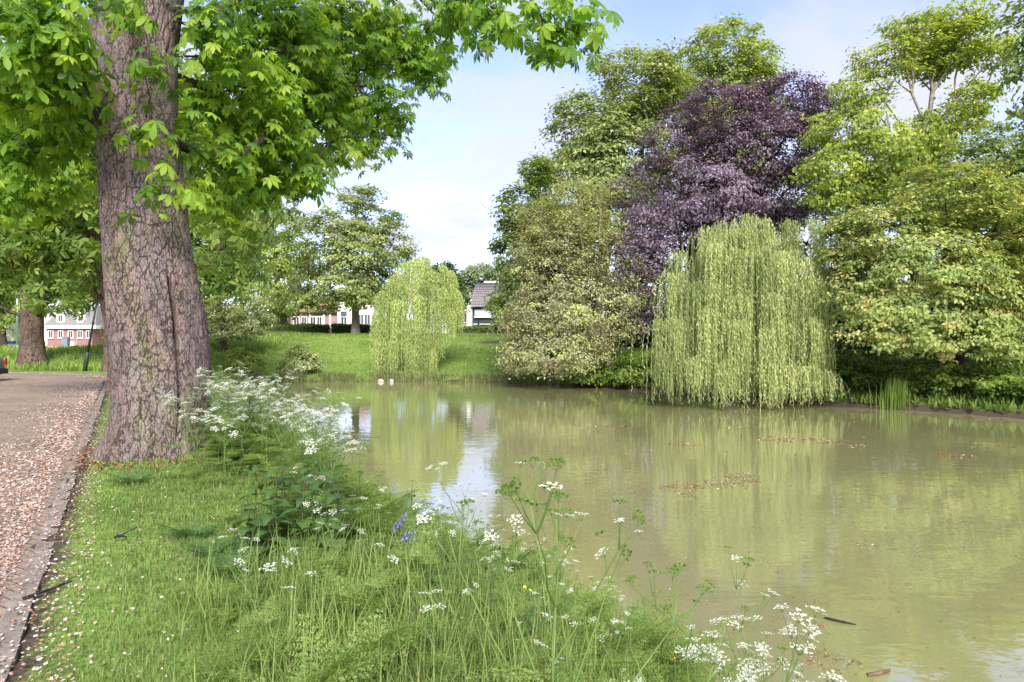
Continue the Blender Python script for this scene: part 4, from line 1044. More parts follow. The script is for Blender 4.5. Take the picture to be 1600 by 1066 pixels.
# other chestnuts of the row
tree('chestnut_tree', 'thick chestnut trunk at the bend of the road with low dark boughs', 'tree', 50, 40.6,
     [(60, 420, 40.6, 70, 40), (10, 385, 40.6, 60, 46), (110, 425, 40, 56, 36), (-30, 440, 40, 60, 50), (110, 350, 40.6, 70, 50), (50, 300, 40.6, 80, 60), (-30, 300, 40.6, 70, 60), (70, 200, 40.6, 90, 80), (-40, 200, 40, 80, 80), (155, 440, 39.5, 30, 30), (110, 468, 39, 44, 16), (75, 462, 39, 30, 14)],
     470, 9, 1.0, 0.42, M['leaf_chestnut_far'], M['bark_far'], 0.58, 71, tpl=(PV5, PF5), flat=0.5, group='chestnuts along the road', droop=0.4, rnd=0.4, path=[P(50, 470, 40.6), P(46, 440, 40.6), P(50, 350, 40.6)], first=3)
tree('chestnut_tree', 'slimmer chestnut beside the leaning lamp post', 'tree', 176, 36.5,
     [(200, 400, 36, 80, 50), (160, 350, 36, 80, 60), (250, 330, 36, 90, 70), (330, 330, 35, 60, 60), (350, 400, 34, 48, 44), (330, 440, 34, 34, 24), (390, 430, 34, 26, 24), (160, 230, 36, 90, 80), (300, 230, 36, 90, 80), (150, 430, 36, 40, 28), (395, 360, 34.5, 34, 40)],
     560, 9, 0.95, 0.38, M['leaf_chestnut_far'], M['bark_far'], 0.42, 72, tpl=(PV5, PF5), flat=0.5, group='chestnuts along the road', droop=0.4, rnd=0.4, path=[P(176, 500, 36.5), P(160, 440, 36.5), P(170, 350, 36.5)], first=3)
tree('chestnut_tree', 'chestnut right behind the great trunk with a dark mossy low bough', 'tree', 196, 21,
     [(330, 300, 20, 50, 46), (370, 370, 19, 44, 40), (345, 420, 19, 26, 22), (60, 330, 20, 90, 50), (20, 380, 19, 60, 34), (90, 400, 19.5, 44, 24), (250, 200, 21, 120, 90), (100, 180, 21, 100, 90), (400, 250, 20, 70, 60), (440, 320, 19, 30, 26), (0, 260, 20, 70, 60)],
     420, 9, 0.7, 0.27, M['leaf_chestnut_far'], M['bark_far'], 0.36, 73, tpl=(PV5, PF5), flat=0.5, group='chestnuts along the road', droop=0.4, rnd=0.4, path=[P(180, 460, 21), P(160, 380, 21), P(160, 250, 21)], first=2)

# ------------------------------------------------------------------ buildings
def window(parent, x, y, z, w, h, frame_m, glass_m='glass', bars=True, depth=0.08, fw=0.09):
    """window in a wall facing -y, its sill corner at x (centre), z (bottom)"""
    mb = MB()
    mb.bx(x - w / 2, x - w / 2 + fw, y - depth, y, z, z + h); mb.bx(x + w / 2 - fw, x + w / 2, y - depth, y, z, z + h)
    mb.bx(x - w / 2 + fw, x + w / 2 - fw, y - depth, y, z, z + fw); mb.bx(x - w / 2 + fw, x + w / 2 - fw, y - depth, y, z + h - fw, z + h)
    if bars: mb.bx(x - 0.03, x + 0.03, y - depth * 0.8, y, z + fw, z + h - fw)
    o = mb.obj('window', M[frame_m], parent)
    MB().bx(x - w / 2 + fw * 0.6, x + w / 2 - fw * 0.6, y - 0.03, y - 0.012, z + fw * 0.6, z + h - fw * 0.6).obj('pane', M[glass_m], o)
    MB().bx(x - w / 2 - 0.08, x + w / 2 + 0.08, y - depth - 0.08, y - 0.002, z - 0.09, z - 0.004).obj('sill', M['white_paint'], o)
    return o

# red brick house beyond the road (facade faces -y)
hb = thing('brick_house', 'red brick house with grey roof, dormers and white cornice beyond the road', 'house', (-71.3, 110, 0.15))
s = 110 / FPX
def hx(px): return (px - 800) * s + 71.3
def hz(py): return EYE - (py - 533) * s - 0.15
MB().bx(hx(74), hx(144), 0, 8, -0.3, hz(514)).obj('wall', M['brick'], hb)
MB().bx(hx(71.5), hx(74) - 0.004, -0.05, 8, -0.3, hz(514)).obj('side_pilaster', M['white_paint'], hb)
MB().bx(hx(69), hx(152), -0.45, 8.2, hz(513.8), hz(508.5)).obj('cornice', M['white_paint'], hb)
mb = MB(); x0, x1 = hx(70), hx(151); zc, zr_ = hz(508.3), hz(476)
mb.raw([(x0, -0.3, zc), (x1, -0.3, zc), (x1, 8, zc), (x0, 8, zc), (x0 + 1.5, 2.6, zr_), (x1 - 1.5, 2.6, zr_), (x1 - 1.5, 5.4, zr_), (x0 + 1.5, 5.4, zr_)], [(0, 1, 5, 4), (1, 2, 6, 5), (2, 3, 7, 6), (3, 0, 4, 7), (4, 5, 6, 7), (3, 2, 1, 0)])
rf = mb.obj('roof', M['roof_grey'], hb)
for px in (93.5, 125):
    d = MB().bx(hx(px - 6.5), hx(px + 6.5), 0.2, 3.2, hz(505), hz(490)).obj('dormer', M['white_paint'], hb)
    window(hb, hx(px), 0.19, hz(503), hx(8) - hx(0), 1.15, 'white_paint')
    MB().bx(hx(px - 8), hx(px + 8), 0.0, 3.4, hz(489.8), hz(488)).obj('dormer_roof', M['white_paint'], hb)
for px in (79.5, 95, 110.6, 125.5, 139):
    window(hb, hx(px), -0.002, hz(528.5), 0.85, 1.22, 'white_paint')
for px in (79, 87, 95, 127, 135):
    window(hb, hx(px), -0.002, hz(549), 0.74, 0.8, 'white_paint')
MB().bx(hx(106), hx(121), -0.9, -0.004, hz(540), hz(534)).obj('porch_canopy', M['white_paint'], hb)
dr_ = MB().bx(hx(109), hx(118), -0.12, -0.006, -0.2, hz(541)).obj('door', M['dark_paint'], hb)
# neighbour with an orange roof
hn = thing('orange_roof_house', 'house with orange tiled roof beside the red brick house', 'house', (-63.5, 116, 0.15))
MB().bx(-3.2, 4.2, 0, 7, -0.3, 3.3).obj('wall', M['plaster'], hn)
MB().prism([(-3.6, 3.3), (4.6, 3.3), (0.5, 6.6)], -0.3, 7.3).obj('roof', M['roof_red'], hn)
for x in (-1.8, 0.5, 2.8): window(hn, x, -0.002, 1.2, 0.9, 1.3, 'white_paint')
# white house with blue band, mostly behind the roadside chestnut
hw_ = thing('white_house', 'white rendered house with a blue band behind the roadside chestnut', 'house', (-64.8, 88, 0.35))
MB().bx(-5, 1.2, 0, 2.2, -0.3, 4.6).obj('wall', M['plaster'], hw_)
MB().bx(-5.1, 1.3, -0.06, -0.004, 0.9, 1.25).obj('band', M['band_blue'], hw_)
MB().prism([(-5.4, 4.6), (1.6, 4.6), (-1.9, 7.4)], -0.3, 2.5).obj('roof', M['roof_grey'], hw_)
for x in (-3.6, -1.2): window(hw_, x, -0.002, 2.0, 1.0, 1.4, 'white_paint')

# terrace behind the hedge
s2 = 100 / FPX
zt = tz(-25, 100)
tw = thing('white_terrace_house', 'white plastered house with stepped gable behind the far lawn tree', 'house', (-22.6, 100, zt))
def tx(px): return (px - 800) * s2 + 22.6
def tzz(py): return EYE - (py - 533) * s2 - zt
MB().bx(tx(527), tx(592), 0, 8, -0.4, tzz(477)).obj('wall', M['plaster'], tw)
MB().bx(tx(527), tx(538), 0.15, 8, tzz(476.9), tzz(472)).obj('gable', M['plaster'], tw)
MB().prism([(tx(538), tzz(477) + 0.004), (tx(593), tzz(477) + 0.004), (tx(565), tzz(458))], 0.2, 8.2).obj('roof', M['roof_red'], tw)
MB().bx(tx(537), tx(550), -0.12, -0.004, tzz(477.5), tzz(475)).obj('cornice', M['white_paint'], tw)
window(tw, tx(537.3), -0.002, tzz(495), 0.8, 0.75, 'dark_paint', bars=False)
d_ = MB().bx(tx(533.5), tx(541), -0.08, -0.004, -0.2, tzz(497)).obj('door', M['dark_paint'], tw)
MB().bx(tx(536.6), tx(538.4), -0.1, -0.082, 0.6, tzz(498)).obj('door_pane', M['glass_pale'], d_)
window(tw, tx(564), -0.002, tzz(508), 0.95, 1.6, 'white_paint'); window(tw, tx(574), -0.002, tzz(508), 0.95, 1.6, 'white_paint'); window(tw, tx(585), -0.002, tzz(508), 0.9, 1.5, 'white_paint')
tb = thing('low_brick_house', 'low pinkish brick house with orange tiled roof behind the hedge', 'house', (-29, 100.4, zt))
def bxx(px): return (px - 800) * s2 + 29
MB().bx(bxx(425), bxx(526.5), 0, 7, -0.4, tzz(488)).obj('wall', M['brick_pink'], tb)
MB().prism([(-0.35, tzz(488) - 0.05), (7.4, tzz(488) - 0.05), (3.5, tzz(466))], 0, 1).v  # profile noted in side view below
mb = MB(); xa, xb = bxx(423), bxx(526.4)
mb.raw([(xa, -0.4, tzz(488)), (xb, -0.4, tzz(488)), (xb, 7.4, tzz(488)), (xa, 7.4, tzz(488)), (xa, 3.5, tzz(464)), (xb, 3.5, tzz(464))], [(0, 1, 5, 4), (2, 3, 4, 5), (0, 4, 3), (1, 2, 5), (3, 2, 1, 0)])
mb.obj('roof', M['roof_red'], tb)
MB().bx(bxx(424), bxx(526), -0.5, -0.404, tzz(489.5), tzz(487.6)).obj('gutter', M['dark_paint'], tb)
for px, w_ in ((437, 1.0), (462, 0.9), (474, 0.8), (488, 0.9), (498, 0.8)): window(tb, bxx(px), -0.002, tzz(509), w_, 1.35, 'white_paint')
MB().bx(bxx(443), bxx(447), -0.1, -0.006, tzz(514), tzz(498)).obj('door', M['pink_paint'], tb)
for px in (451, 483, 505, 515): MB().bx(bxx(px - 1.4), bxx(px + 1.4), -0.16, -0.004, -0.2, tzz(491)).obj('pilaster', M['dark_paint' if px == 451 else 'white_paint'], tb)

# house with the barrel roof
s3 = 92 / FPX; zb3 = tz(-3, 92)
hr = thing('barrel_roof_house', 'modern house with curved dark tiled roof and glazed front', 'house', (-3.0, 92, zb3))
def rx(px): return (px - 800) * s3 + 3.0
def rz(py): return EYE - (py - 533) * s3 - zb3
MB().bx(rx(738), rx(812), 0.3, 9, -0.4, rz(482)).obj('wall', M['dark_paint'], hr)
MB().bx(rx(741.5), rx(812), 0.2, 0.296, rz(494), rz(484)).obj('upper_glazing', M['glass_pale'], hr)
MB().bx(rx(741), rx(812), -0.1, 0.19, rz(496.5), rz(494.2)).obj('balcony_band', M['white_paint'], hr)
for i, px in enumerate((744, 752, 762, 774, 788)): window(hr, rx(px), 0.298, rz(506), 0.7 + 0.1 * (i % 2), 0.75, 'dark_paint')
MB().bx(rx(729.5), rx(735), -0.2, 3, -0.3, rz(479.5)).obj('white_pillar', M['white_paint'], hr)
MB().bx(rx(729), rx(740), -0.25, 3.1, rz(479.4), rz(477.5)).obj('white_slab', M['white_paint'], hr)
MB().bx(rx(735.1), rx(738), 0.1, 2.5, -0.3, rz(479.6)).obj('corner_glazing', M['glass_pale'], hr)
# curved roof of separate tiles joined in courses
nrow, ncol = 14, 25
ang = np.linspace(0.02, 1.0, nrow + 1)
rz0, rz1 = rz(481), rz(439.5); dpt = 4.2
def rp(a):  # barrel curve: steep at the eave, flatter at the ridge
    t = a * math.pi / 2 * 0.92
    return np.array([-0.25 + dpt * (1 - math.cos(t)), rz0 + (rz1 - rz0) * math.sin(t) / math.sin(math.pi / 2 * 0.92)])
def roof_x(a):
    l = rx(736.5) + (rx(745.5) - rx(736.5)) * a ** 1.6
    return l, rx(815)
mb = MB()
for i in range(nrow):
    q0, q1 = rp(ang[i]), rp(ang[i + 1]); l, r = roof_x(ang[i]); l2, r2 = roof_x(ang[i + 1])
    nrm = np.array([-(q1[1] - q0[1]), (q1[0] - q0[0])]); nrm /= np.linalg.norm(nrm)
    for k in range(ncol):
        a0, a1 = k / ncol, (k + 0.9) / ncol; am = (a0 + a1) / 2
        Vt = []
        for (q, ll, rr2, lift) in ((q0, l, r, 0.11), (q1, l2, r2, 0.04)):
            for aa, hgt in ((a0, 0.0), (am, 0.05), (a1, 0.0)):
                w_ = q + nrm * (lift + hgt); Vt.append((ll + (rr2 - ll) * aa, w_[0], w_[1]))
        mb.raw(Vt, [(0, 1, 4, 3), (1, 2, 5, 4)])
mb.obj('roof_tiles', M['roof_tile'], hr)
mb = MB()
for i in range(nrow):
    q0, q1 = rp(ang[i]), rp(ang[i + 1]); l, r = roof_x(ang[i]); l2, r2 = roof_x(ang[i + 1])
    mb.raw([(l, q0[0], q0[1]), (r, q0[0], q0[1]), (r2, q1[0], q1[1]), (l2, q1[0], q1[1])], [(0, 1, 2, 3)])
    mb.raw([(l, q0[0], q0[1]), (l2, q1[0], q1[1]), (l2, 9.3 - q1[0], q1[1]), (l, 9.3 - q0[0], q0[1])], [(0, 1, 2, 3)])
    mb.raw([(l, 9.3 - q0[0], q0[1]), (r, 9.3 - q0[0], q0[1]), (r2, 9.3 - q1[0], q1[1]), (l2, 9.3 - q1[0], q1[1])], [(0, 1, 2, 3)])
mb.obj('roof_shell', M['dark_paint'], hr)
lq = rp(1.0)
MB().bx(roof_x(1.0)[0] + 0.8, rx(778), lq[0] - 0.15, 9.45 - lq[0], lq[1] - 0.05, lq[1] + 0.3).obj('ridge_cap', M['white_paint'], hr)
ba = thing('brick_annex', 'small flat roofed red brick annex beside the barrel roofed house', 'house', (-7.0, 92.2, zb3))
def ax_(px): return (px - 800) * s3 + 7.0
MB().bx(ax_(716), ax_(729.4), 0, 5, -0.4, rz(486)).obj('wall', M['brick_pink'], ba)
MB().bx(ax_(715.5), ax_(729.3), -0.1, 5.1, rz(485.9), rz(483.5)).obj('roof_edge', M['white_paint'], ba)
for px in (722.5, 727): window(ba, ax_(px), -0.002, rz(503.5), 0.26, 1.15, 'dark_paint', bars=False, fw=0.04)
# terracotta house glimpsed behind the maple on the right bank
ho = thing('terracotta_house', 'terracotta coloured house glimpsed through the orange tipped maple', 'house', (45, 62, tz(45, 62)))
MB().bx(-4, 5, 0, 7, -0.3, 6.4).obj('wall', simple('terracotta', (0.52, 0.22, 0.12), 0.8, 0.2, 0.15, 2), ho)
MB().prism([(-4.4, 6.4), (5.4, 6.4), (0.5, 9.2)], -0.3, 7.3).obj('roof', M['roof_red'], ho)
for x in (-2.2, 0.5, 3.2): window(ho, x, -0.002, 3.6, 1.0, 1.4, 'white_paint')

# hedges
def hedge(label, px0, px1, Y_, h, dep=1.1, seed=0):
    rng = np.random.default_rng(seed)
    x0, x1 = (px0 - 800) / FPX * Y_, (px1 - 800) / FPX * Y_
    z0 = min(tz(x0, Y_), tz(x1, Y_))
    o = thing('clipped_hedge', label, 'hedge', ((x0 + x1) / 2, Y_, z0), 'clipped hedges on the far lawn')
    L_ = x1 - x0
    MB().bx(-L_ / 2 + 0.12, L_ / 2 - 0.12, 0.1, dep - 0.1, -0.1, h - 0.12).obj('core', M['core_dark'], o)
    n = int(2600 * L_ / 2 * (h + dep) / 2)
    n = min(n, 9000)
    f = rng.random(n); p = np.zeros((n, 3)); nn = np.zeros((n, 3))
    u, v = rng.random(n), rng.random(n)
    front = f < 0.5; topm = (f >= 0.5) & (f < 0.85); sd = f >= 0.85
    p[front] = np.stack([(u[front] - 0.5) * L_, np.zeros(front.sum()), v[front] * h], 1); nn[front] = (0, -1, 0.3)
    p[topm] = np.stack([(u[topm] - 0.5) * L_, v[topm] * dep, np.full(topm.sum(), h)], 1); nn[topm] = (0, 0, 1)
    p[sd] = np.stack([np.where(u[sd] < 0.5, -L_ / 2, L_ / 2), v[sd] * dep, rng.random(sd.sum()) * h], 1); nn[sd] = (0, -0.3, 0.5)
    p += rng.normal(0, 0.045, (n, 3)); p[:, 2] += 0.05 * np.sin(p[:, 0] * 2.1 + seed)
    t, b, nn = frames(unit(nn + rng.normal(0, 0.45, (n, 3))), rng.normal(0, 1, (n, 3)))
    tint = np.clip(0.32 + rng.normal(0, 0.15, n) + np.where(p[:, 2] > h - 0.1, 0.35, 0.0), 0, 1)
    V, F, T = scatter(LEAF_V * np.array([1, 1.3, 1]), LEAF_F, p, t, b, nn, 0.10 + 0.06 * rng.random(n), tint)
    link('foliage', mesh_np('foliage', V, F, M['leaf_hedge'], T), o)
hedge('clipped hedge block beside the pale blossom tree', 428, 451, 67, 0.85, seed=1)
hedge('long clipped hedge block in front of the low brick house', 454, 511, 67, 0.95, seed=2)
hedge('clipped hedge block left of the lawn tree trunk, in front of the white house door', 518, 549, 67, 0.95, seed=3)
hedge('clipped hedge block right of the lawn tree trunk beside the far willow', 556, 584, 67, 0.9, seed=4)
hedge('bright clipped hedge in front of the barrel roofed house', 711, 830, 70, 0.8, seed=5)
hedge('low shaggy hedge behind the pale blossom tree', 372, 427, 67.5, 0.8, seed=6)

# ------------------------------------------------------------------ street things
lp_x, lp_y = (132 - 800) / FPX * 36.0, 36.0
lz = tz(lp_x, lp_y)
lamp = thing('lamp_post', 'dark green street lamp post leaning to one side at the bend', 'street lamp', (lp_x, lp_y, lz))
ld = unit(np.array([0.165, 0.02, 1.0]))
MB().tube([ld * -0.3, ld * 1.0, ld * 1.04], [0.105, 0.095, 0.06], 10).obj('base_sleeve', M['post_green'], lamp, True)
MB().tube([ld * 1.0, ld * 2.6, ld * 4.0], [0.062, 0.052, 0.042], 8).obj('post', M['post_green'], lamp, True)
MB().tube([ld * 2.55, ld * 2.62], [0.075, 0.075], 8).obj('collar', M['post_green'], lamp)
MB().tube([ld * 4.0, ld * 4.08, ld * 4.4], [0.09, 0.10, 0.20], 8).obj('lantern', M['glass_pale'], lamp, True)
MB().tube([ld * 4.405, ld * 4.45, ld * 4.65], [0.26, 0.25, 0.04], 8).obj('lantern_cap', M['post_green'], lamp, True)

cabx = (103 - 800) / FPX * 62
cab = thing('utility_cabinet', 'grey blue utility cabinet on the grass crest before the brick house', 'cabinet', (cabx, 62, tz(cabx, 62)))
MB().bx(-0.26, 0.26, -0.2, 0.2, -0.05, 0.95).obj('body', M['cabinet_blue'], cab)
MB().bx(-0.31, 0.31, -0.25, 0.25, 0.954, 1.03).obj('lid', M['cabinet_blue'], cab)
MB().bx(-0.21, 0.21, -0.222, -0.203, 0.05, 0.88).obj('door', M['cabinet_blue'], cab)
fpx = (27 - 800) / FPX * 60
fp = thing('flag_pole', 'slim pale grey pole beside the roadside chestnut', 'pole', (fpx, 60, tz(fpx, 60)))
MB().tube([(0, 0, -0.3), (0, 0, 3), (0, 0, 5.2)], [0.09, 0.075, 0.06], 8).obj('shaft', M['steel'], fp, True)
MB().tube([(0, 0, -0.05), (0, 0, 0.25)], [0.16, 0.14], 8).obj('foot', M['steel'], fp)
MB().tube([(0, 0, 5.2), (0, 0, 5.3)], [0.09, 0.05], 8).obj('cap', M['steel'], fp)

def car():
    o = thing('parked_car', 'dark green hatchback parked on the paved bend', 'car', (-20.8, 27.4, -0.055), rotz=math.radians(97))
    # side outline in (y, z), rear at y=0, nose at y=4
    side = [(0.02, 0.32), (0.0, 0.62), (0.06, 0.86), (0.16, 0.94), (0.42, 1.32), (0.62, 1.42), (1.3, 1.46), (2.1, 1.42), (2.75, 0.98), (3.6, 0.86), (3.95, 0.66), (4.0, 0.34), (3.6, 0.24), (0.4, 0.24)]
    n = len(side); V, F = [], []
    def half(z): return 0.86 - 0.05 * abs(z - 0.6) - (0.22 * max(0, z - 0.92) / 0.5)
    rows = (-1.0, -0.96, 0.0, 0.96, 1.0)
    for r in rows:
        inset = 0.05 if abs(r) == 1.0 else 0.0
        for (y, z) in side:
            cyy, czz = y + (2.0 - y) * inset, z + (0.8 - z) * inset
            V.append((r * half(z), cyy, czz))
    for i in range(len(rows) - 1):
        for k in range(n):
            k2 = (k + 1) % n; F.append((i * n + k, (i + 1) * n + k, (i + 1) * n + k2, i * n + k2))
    F.append(tuple(range(n))); F.append(tuple(len(rows) * n - 1 - k for k in range(n)))
    b = MB().raw(V, F).obj('body', M['car_green'], o, True)
    mod = b.modifiers.new('edge', 'BEVEL'); mod.width = 0.03; mod.segments = 2
    MB().raw([(-0.58, 0.195, 0.985), (0.58, 0.195, 0.985), (0.53, 0.395, 1.265), (-0.53, 0.395, 1.265)], [(0, 1, 2, 3)]).raw([(-0.58, 0.22, 0.985), (0.58, 0.22, 0.985), (0.53, 0.42, 1.265), (-0.53, 0.42, 1.265)], [(3, 2, 1, 0)]).obj('rear_window', M['glass'], o)
    for sx in (-1, 1):
        mb = MB()
        mb.box((sx * 0.80, 0.03, 0.80), (0.14, 0.09, 0.26)); mb.obj('tail_light', M['lamp_red'], o)
        MB().box((sx * 0.80, 0.028, 0.61), (0.14, 0.08, 0.10)).obj('indicator', M['lamp_amber'], o)
        MB().raw([(sx * 0.855, 0.55, 0.96), (sx * 0.855, 2.5, 0.96), (sx * 0.72, 2.05, 1.34), (sx * 0.72, 0.7, 1.34), (sx * 0.84, 0.55, 0.96), (sx * 0.84, 2.5, 0.96), (sx * 0.70, 2.05, 1.34), (sx * 0.70, 0.7, 1.34)], [(0, 1, 2, 3), (7, 6, 5, 4), (0, 4, 5, 1), (2, 6, 7, 3)]).obj('side_window', M['glass'], o)
        mb = MB(); mb.box((sx * 0.95, 2.35, 1.0), (0.16, 0.12, 0.14)); mb.box((sx * 0.86, 2.38, 0.98), (0.08, 0.05, 0.05)); mb.obj('mirror', M['car_black'], o)
        for y in (0.72, 3.25):
            c = np.array([sx * 0.79, y, 0.30])
            w = MB().tube([c - (0.10, 0, 0), c - (0.085, 0, 0), c + (0.085, 0, 0), c + (0.10, 0, 0)], [0.25, 0.30, 0.30, 0.25], 20).obj('wheel', M['car_black'], o, True)
            MB().tube([c + (sx * 0.09, 0, 0), c + (sx * 0.108, 0, 0)], [0.18, 0.16], 16).obj('rim', M['steel'], w)
    MB().box((0, 0.0, 0.42), (1.62, 0.16, 0.20)).obj('bumper', M['car_black'], o)
    MB().box((0, -0.012, 0.66), (0.52, 0.02, 0.11)).obj('number_plate', M['petal_yellow'], o)
    return o
car()

# ------------------------------------------------------------------ grass, petals, reeds (nobody could count them)
BL_V = np.array([(0, -0.5, 0), (0, 0.5, 0), (0.10, -0.38, 0.5), (0.10, 0.38, 0.5), (0.42, 0, 1.0)]); BL_F = np.array([(0, 1, 3), (0, 3, 2), (2, 3, 4)])
def blades(name, x, y, h, w, bend, tint, mat, seed, parent=None, z=None):
    rng = np.random.default_rng(seed); n = len(x)
    if z is None: z = terrain(x, y) - 0.01
    az = rng.random(n) * 2 * math.pi
    t = np.stack([np.cos(az), np.sin(az), np.zeros(n)], 1); b = np.stack([-np.sin(az), np.cos(az), np.zeros(n)], 1)
    up = np.array([0, 0, 1.0])
    p = np.stack([x, y, z], 1)
    V = p[:, None, :] + BL_V[None, :, 0:1] * (bend * h)[:, None, None] * t[:, None, :] + BL_V[None, :, 1:2] * w[:, None, None] * b[:, None, :] + BL_V[None, :, 2:3] * (h * np.sqrt(np.maximum(0.15, 1 - 0.18 * bend ** 2)))[:, None, None] * up
    # long blades arch over
    V[:, 4, 2] -= np.clip(bend - 0.9, 0, 2) * 0.35 * h
    F = (BL_F[None] + (np.arange(n) * 5)[:, None, None]).reshape(-1, 3)
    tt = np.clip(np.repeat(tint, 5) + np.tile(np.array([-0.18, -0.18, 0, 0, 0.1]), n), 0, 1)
    me = mesh_np(name, V.reshape(-1, 3), F, mat, tt)
    return link(name, me, parent)

rng = np.random.default_rng(101)
def lawn_points(n, y0, y1, expo, rng):
    u = rng.random(n)
    e = 1 - expo
    y = (y0 ** e + u * (y1 ** e - y0 ** e)) ** (1 / e)
    xl = -0.62 - 0.57 * y + 0.05; xr = np.interp(y, POND[:13, 1], POND[:13, 0]) + 0.35
    x = xl + (xr - xl) * rng.random(n)
    d = poly_sdf(x, y, POND); rd = poly_sdf(x, y, ROADPOLY)
    ok = (d > 0.0) & (rd > 0.10 + 0.22 * rng.random(n) ** 2) & (np.abs(x) < 0.85 * y + 1.2)
    ok &= np.hypot(x - chest_base[0] - 0.02, y - TY) > 0.72
    return x[ok], y[ok], d[ok], rd[ok]
x, y, d, rd = lawn_points(112000, 1.9, 30, 1.85, rng)
tall = sstep(3.0, 1.5, d + 0.5 * wob(x * 1.3, y * 1.3)) * sstep(0.8, 2.4, rd)
patch = 0.5 + 0.5 * wob(x * 2.1 + 3, y * 2.1)
h = (0.045 + 0.05 * rng.random(len(x))) * (0.75 + 0.6 * patch) * (1 - tall) + tall * (0.08 + 0.20 * rng.random(len(x)) ** 1.4)
h *= 0.45 + 0.55 * sstep(0.1, 0.7, rd)
tnt = np.clip(0.50 + 0.20 * wob(x * 1.1, y * 0.9 + 4) + 0.16 * wob(x * 4.3, y * 3.7) + rng.normal(0, 0.19, len(x)), 0, 1)
tnt = np.where(rng.random(len(x)) < 0.07, 0.05, tnt)
wd = (0.0042 + 0.0040 * rng.random(len(x))) * np.clip(y / 4.2, 0.85, 5)
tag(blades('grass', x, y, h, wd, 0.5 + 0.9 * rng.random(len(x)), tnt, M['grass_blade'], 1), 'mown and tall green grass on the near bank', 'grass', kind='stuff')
# long arching tufts in front of the flowers
tc = np.array([(-0.1, 4.2), (-0.7, 3.1), (-1.1, 3.1), (0.6, 2.9), (-0.5, 4.8), (-0.15, 3.5), (-1.7, 4.1), (0.25, 4.1), (-1.55, 4.55), (-1.2, 4.3), (-0.85, 4.45), (-1.0, 3.9), (-0.6, 4.1), (-0.4, 3.7), (-0.9, 3.5), (-1.35, 3.9), (-0.3, 3.2), (0.2, 3.6), (0.5, 3.3), (0.7, 4.0), (1.0, 3.5), (1.1, 4.3), (0.4, 4.6), (0.1, 5.2), (-0.5, 5.6), (0.9, 5.2), (-0.2, 6.4), (0.45, 6.2), (-0.9, 7.2), (-1.2, 8.0), (-1.5, 9.0), (-2.0, 9.9), (1.3, 3.0), (1.2, 2.6), (0.8, 2.5), (0.3, 2.6), (-0.2, 2.6), (-2.6, 11.5), (-3.2, 13), (-2.2, 10.6)])
k = 200
ti_ = np.repeat(np.arange(len(tc)), k)
gx_ = tc[ti_, 0] + rng.normal(0, 0.20, len(ti_)); gy_ = tc[ti_, 1] + rng.normal(0, 0.20, len(ti_))
gh = 0.18 + 0.28 * rng.random(len(ti_))
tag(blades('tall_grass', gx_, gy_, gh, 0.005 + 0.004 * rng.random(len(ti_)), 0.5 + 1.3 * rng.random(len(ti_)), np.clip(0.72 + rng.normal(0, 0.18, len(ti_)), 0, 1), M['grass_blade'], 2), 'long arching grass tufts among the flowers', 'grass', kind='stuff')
# far slope
n = 46000
x = -26 + rng.random(n) * 36; y = 36 + 34 * rng.random(n) ** 1.3
d = poly_sdf(x, y, POND); rd = poly_sdf(x, y, ROADPOLY)
ok = (d > 0.05) & (rd > 0.25) & (d < 30) & (rng.random(n) > 0.85 * np.exp(-((x + 1.2) / 2.6) ** 2 - ((y - 56.5) / 1.5) ** 2)); x, y, d = x[ok], y[ok], d[ok]
edge = sstep(0.9, 0.1, d)
h = 0.07 + 0.10 * rng.random(len(x)) + edge * 0.25 * rng.random(len(x))
left = sstep(-16, -20, x)
h += left * 0.22 * rng.random(len(x))
tnt = np.clip(0.52 + 0.22 * wob(x * 0.35, y * 0.3) + 0.14 * wob(x * 1.4 + 2, y * 1.1) + rng.normal(0, 0.14, len(x)) - 0.15 * edge - 0.22 * sstep(15, 19, d), 0, 1)
tag(blades('grass', x, y, h, 0.045 + 0.05 * rng.random(len(x)), 0.4 + 0.8 * rng.random(len(x)), tnt, M['grass_far'], 3), 'bright grass on the far slope', 'grass', kind='stuff')
# rank growth beyond the road bend
n = 15000
x = -60 + 42 * rng.random(n); y = 37.2 + 22 * rng.random(n) ** 1.2
rd = poly_sdf(x, y, ROADPOLY); ok = rd > 0.5; x, y = x[ok], y[ok]
tag(blades('rough_grass', x, y, 0.18 + 0.35 * rng.random(len(x)), 0.05 + 0.06 * rng.random(len(x)), 0.4 + 0.9 * rng.random(len(x)), np.clip(0.65 + 0.2 * wob(x * 0.5, y * 0.4) + rng.normal(0, 0.14, len(x)), 0, 1), M['grass_far'], 4), 'rough bright grass rising beyond the road bend', 'grass', kind='stuff')
# right bank ground cover and reeds along the waterline
def shore_pts(i0, i1, n, d0, d1, rng):
    pl = POND[i0:i1 + 1]; seg = np.diff(pl, axis=0); L_ = np.linalg.norm(seg, axis=1); k = rng.choice(len(seg), n, p=L_ / L_.sum()); t = rng.random(n)[:, None]
    p = pl[k] + seg[k] * t; nrm = np.stack([-seg[k, 1], seg[k, 0]], 1) / L_[k, None]
    q = p + nrm * (d0 + (d1 - d0) * rng.random((n, 1)))
    return q[:, 0], q[:, 1]
x, y = shore_pts(17, 26, 15000, 0.05, 5.0, rng)
dch = poly_sdf(x, y, POND); ok = dch > 0; x, y = x[ok], y[ok]
tag(blades('ground_cover', x, y, 0.12 + 0.35 * rng.random(len(x)), 0.05 + 0.06 * rng.random(len(x)), 0.6 + 1.0 * rng.random(len(x)), np.clip(0.4 + rng.normal(0, 0.2, len(x)), 0, 1), M['leaf_bank'], 5), 'green ground cover along the right bank', 'ground cover', kind='stuff')
x, y = shore_pts(13, 18, 15000, -0.18, 0.45, rng)
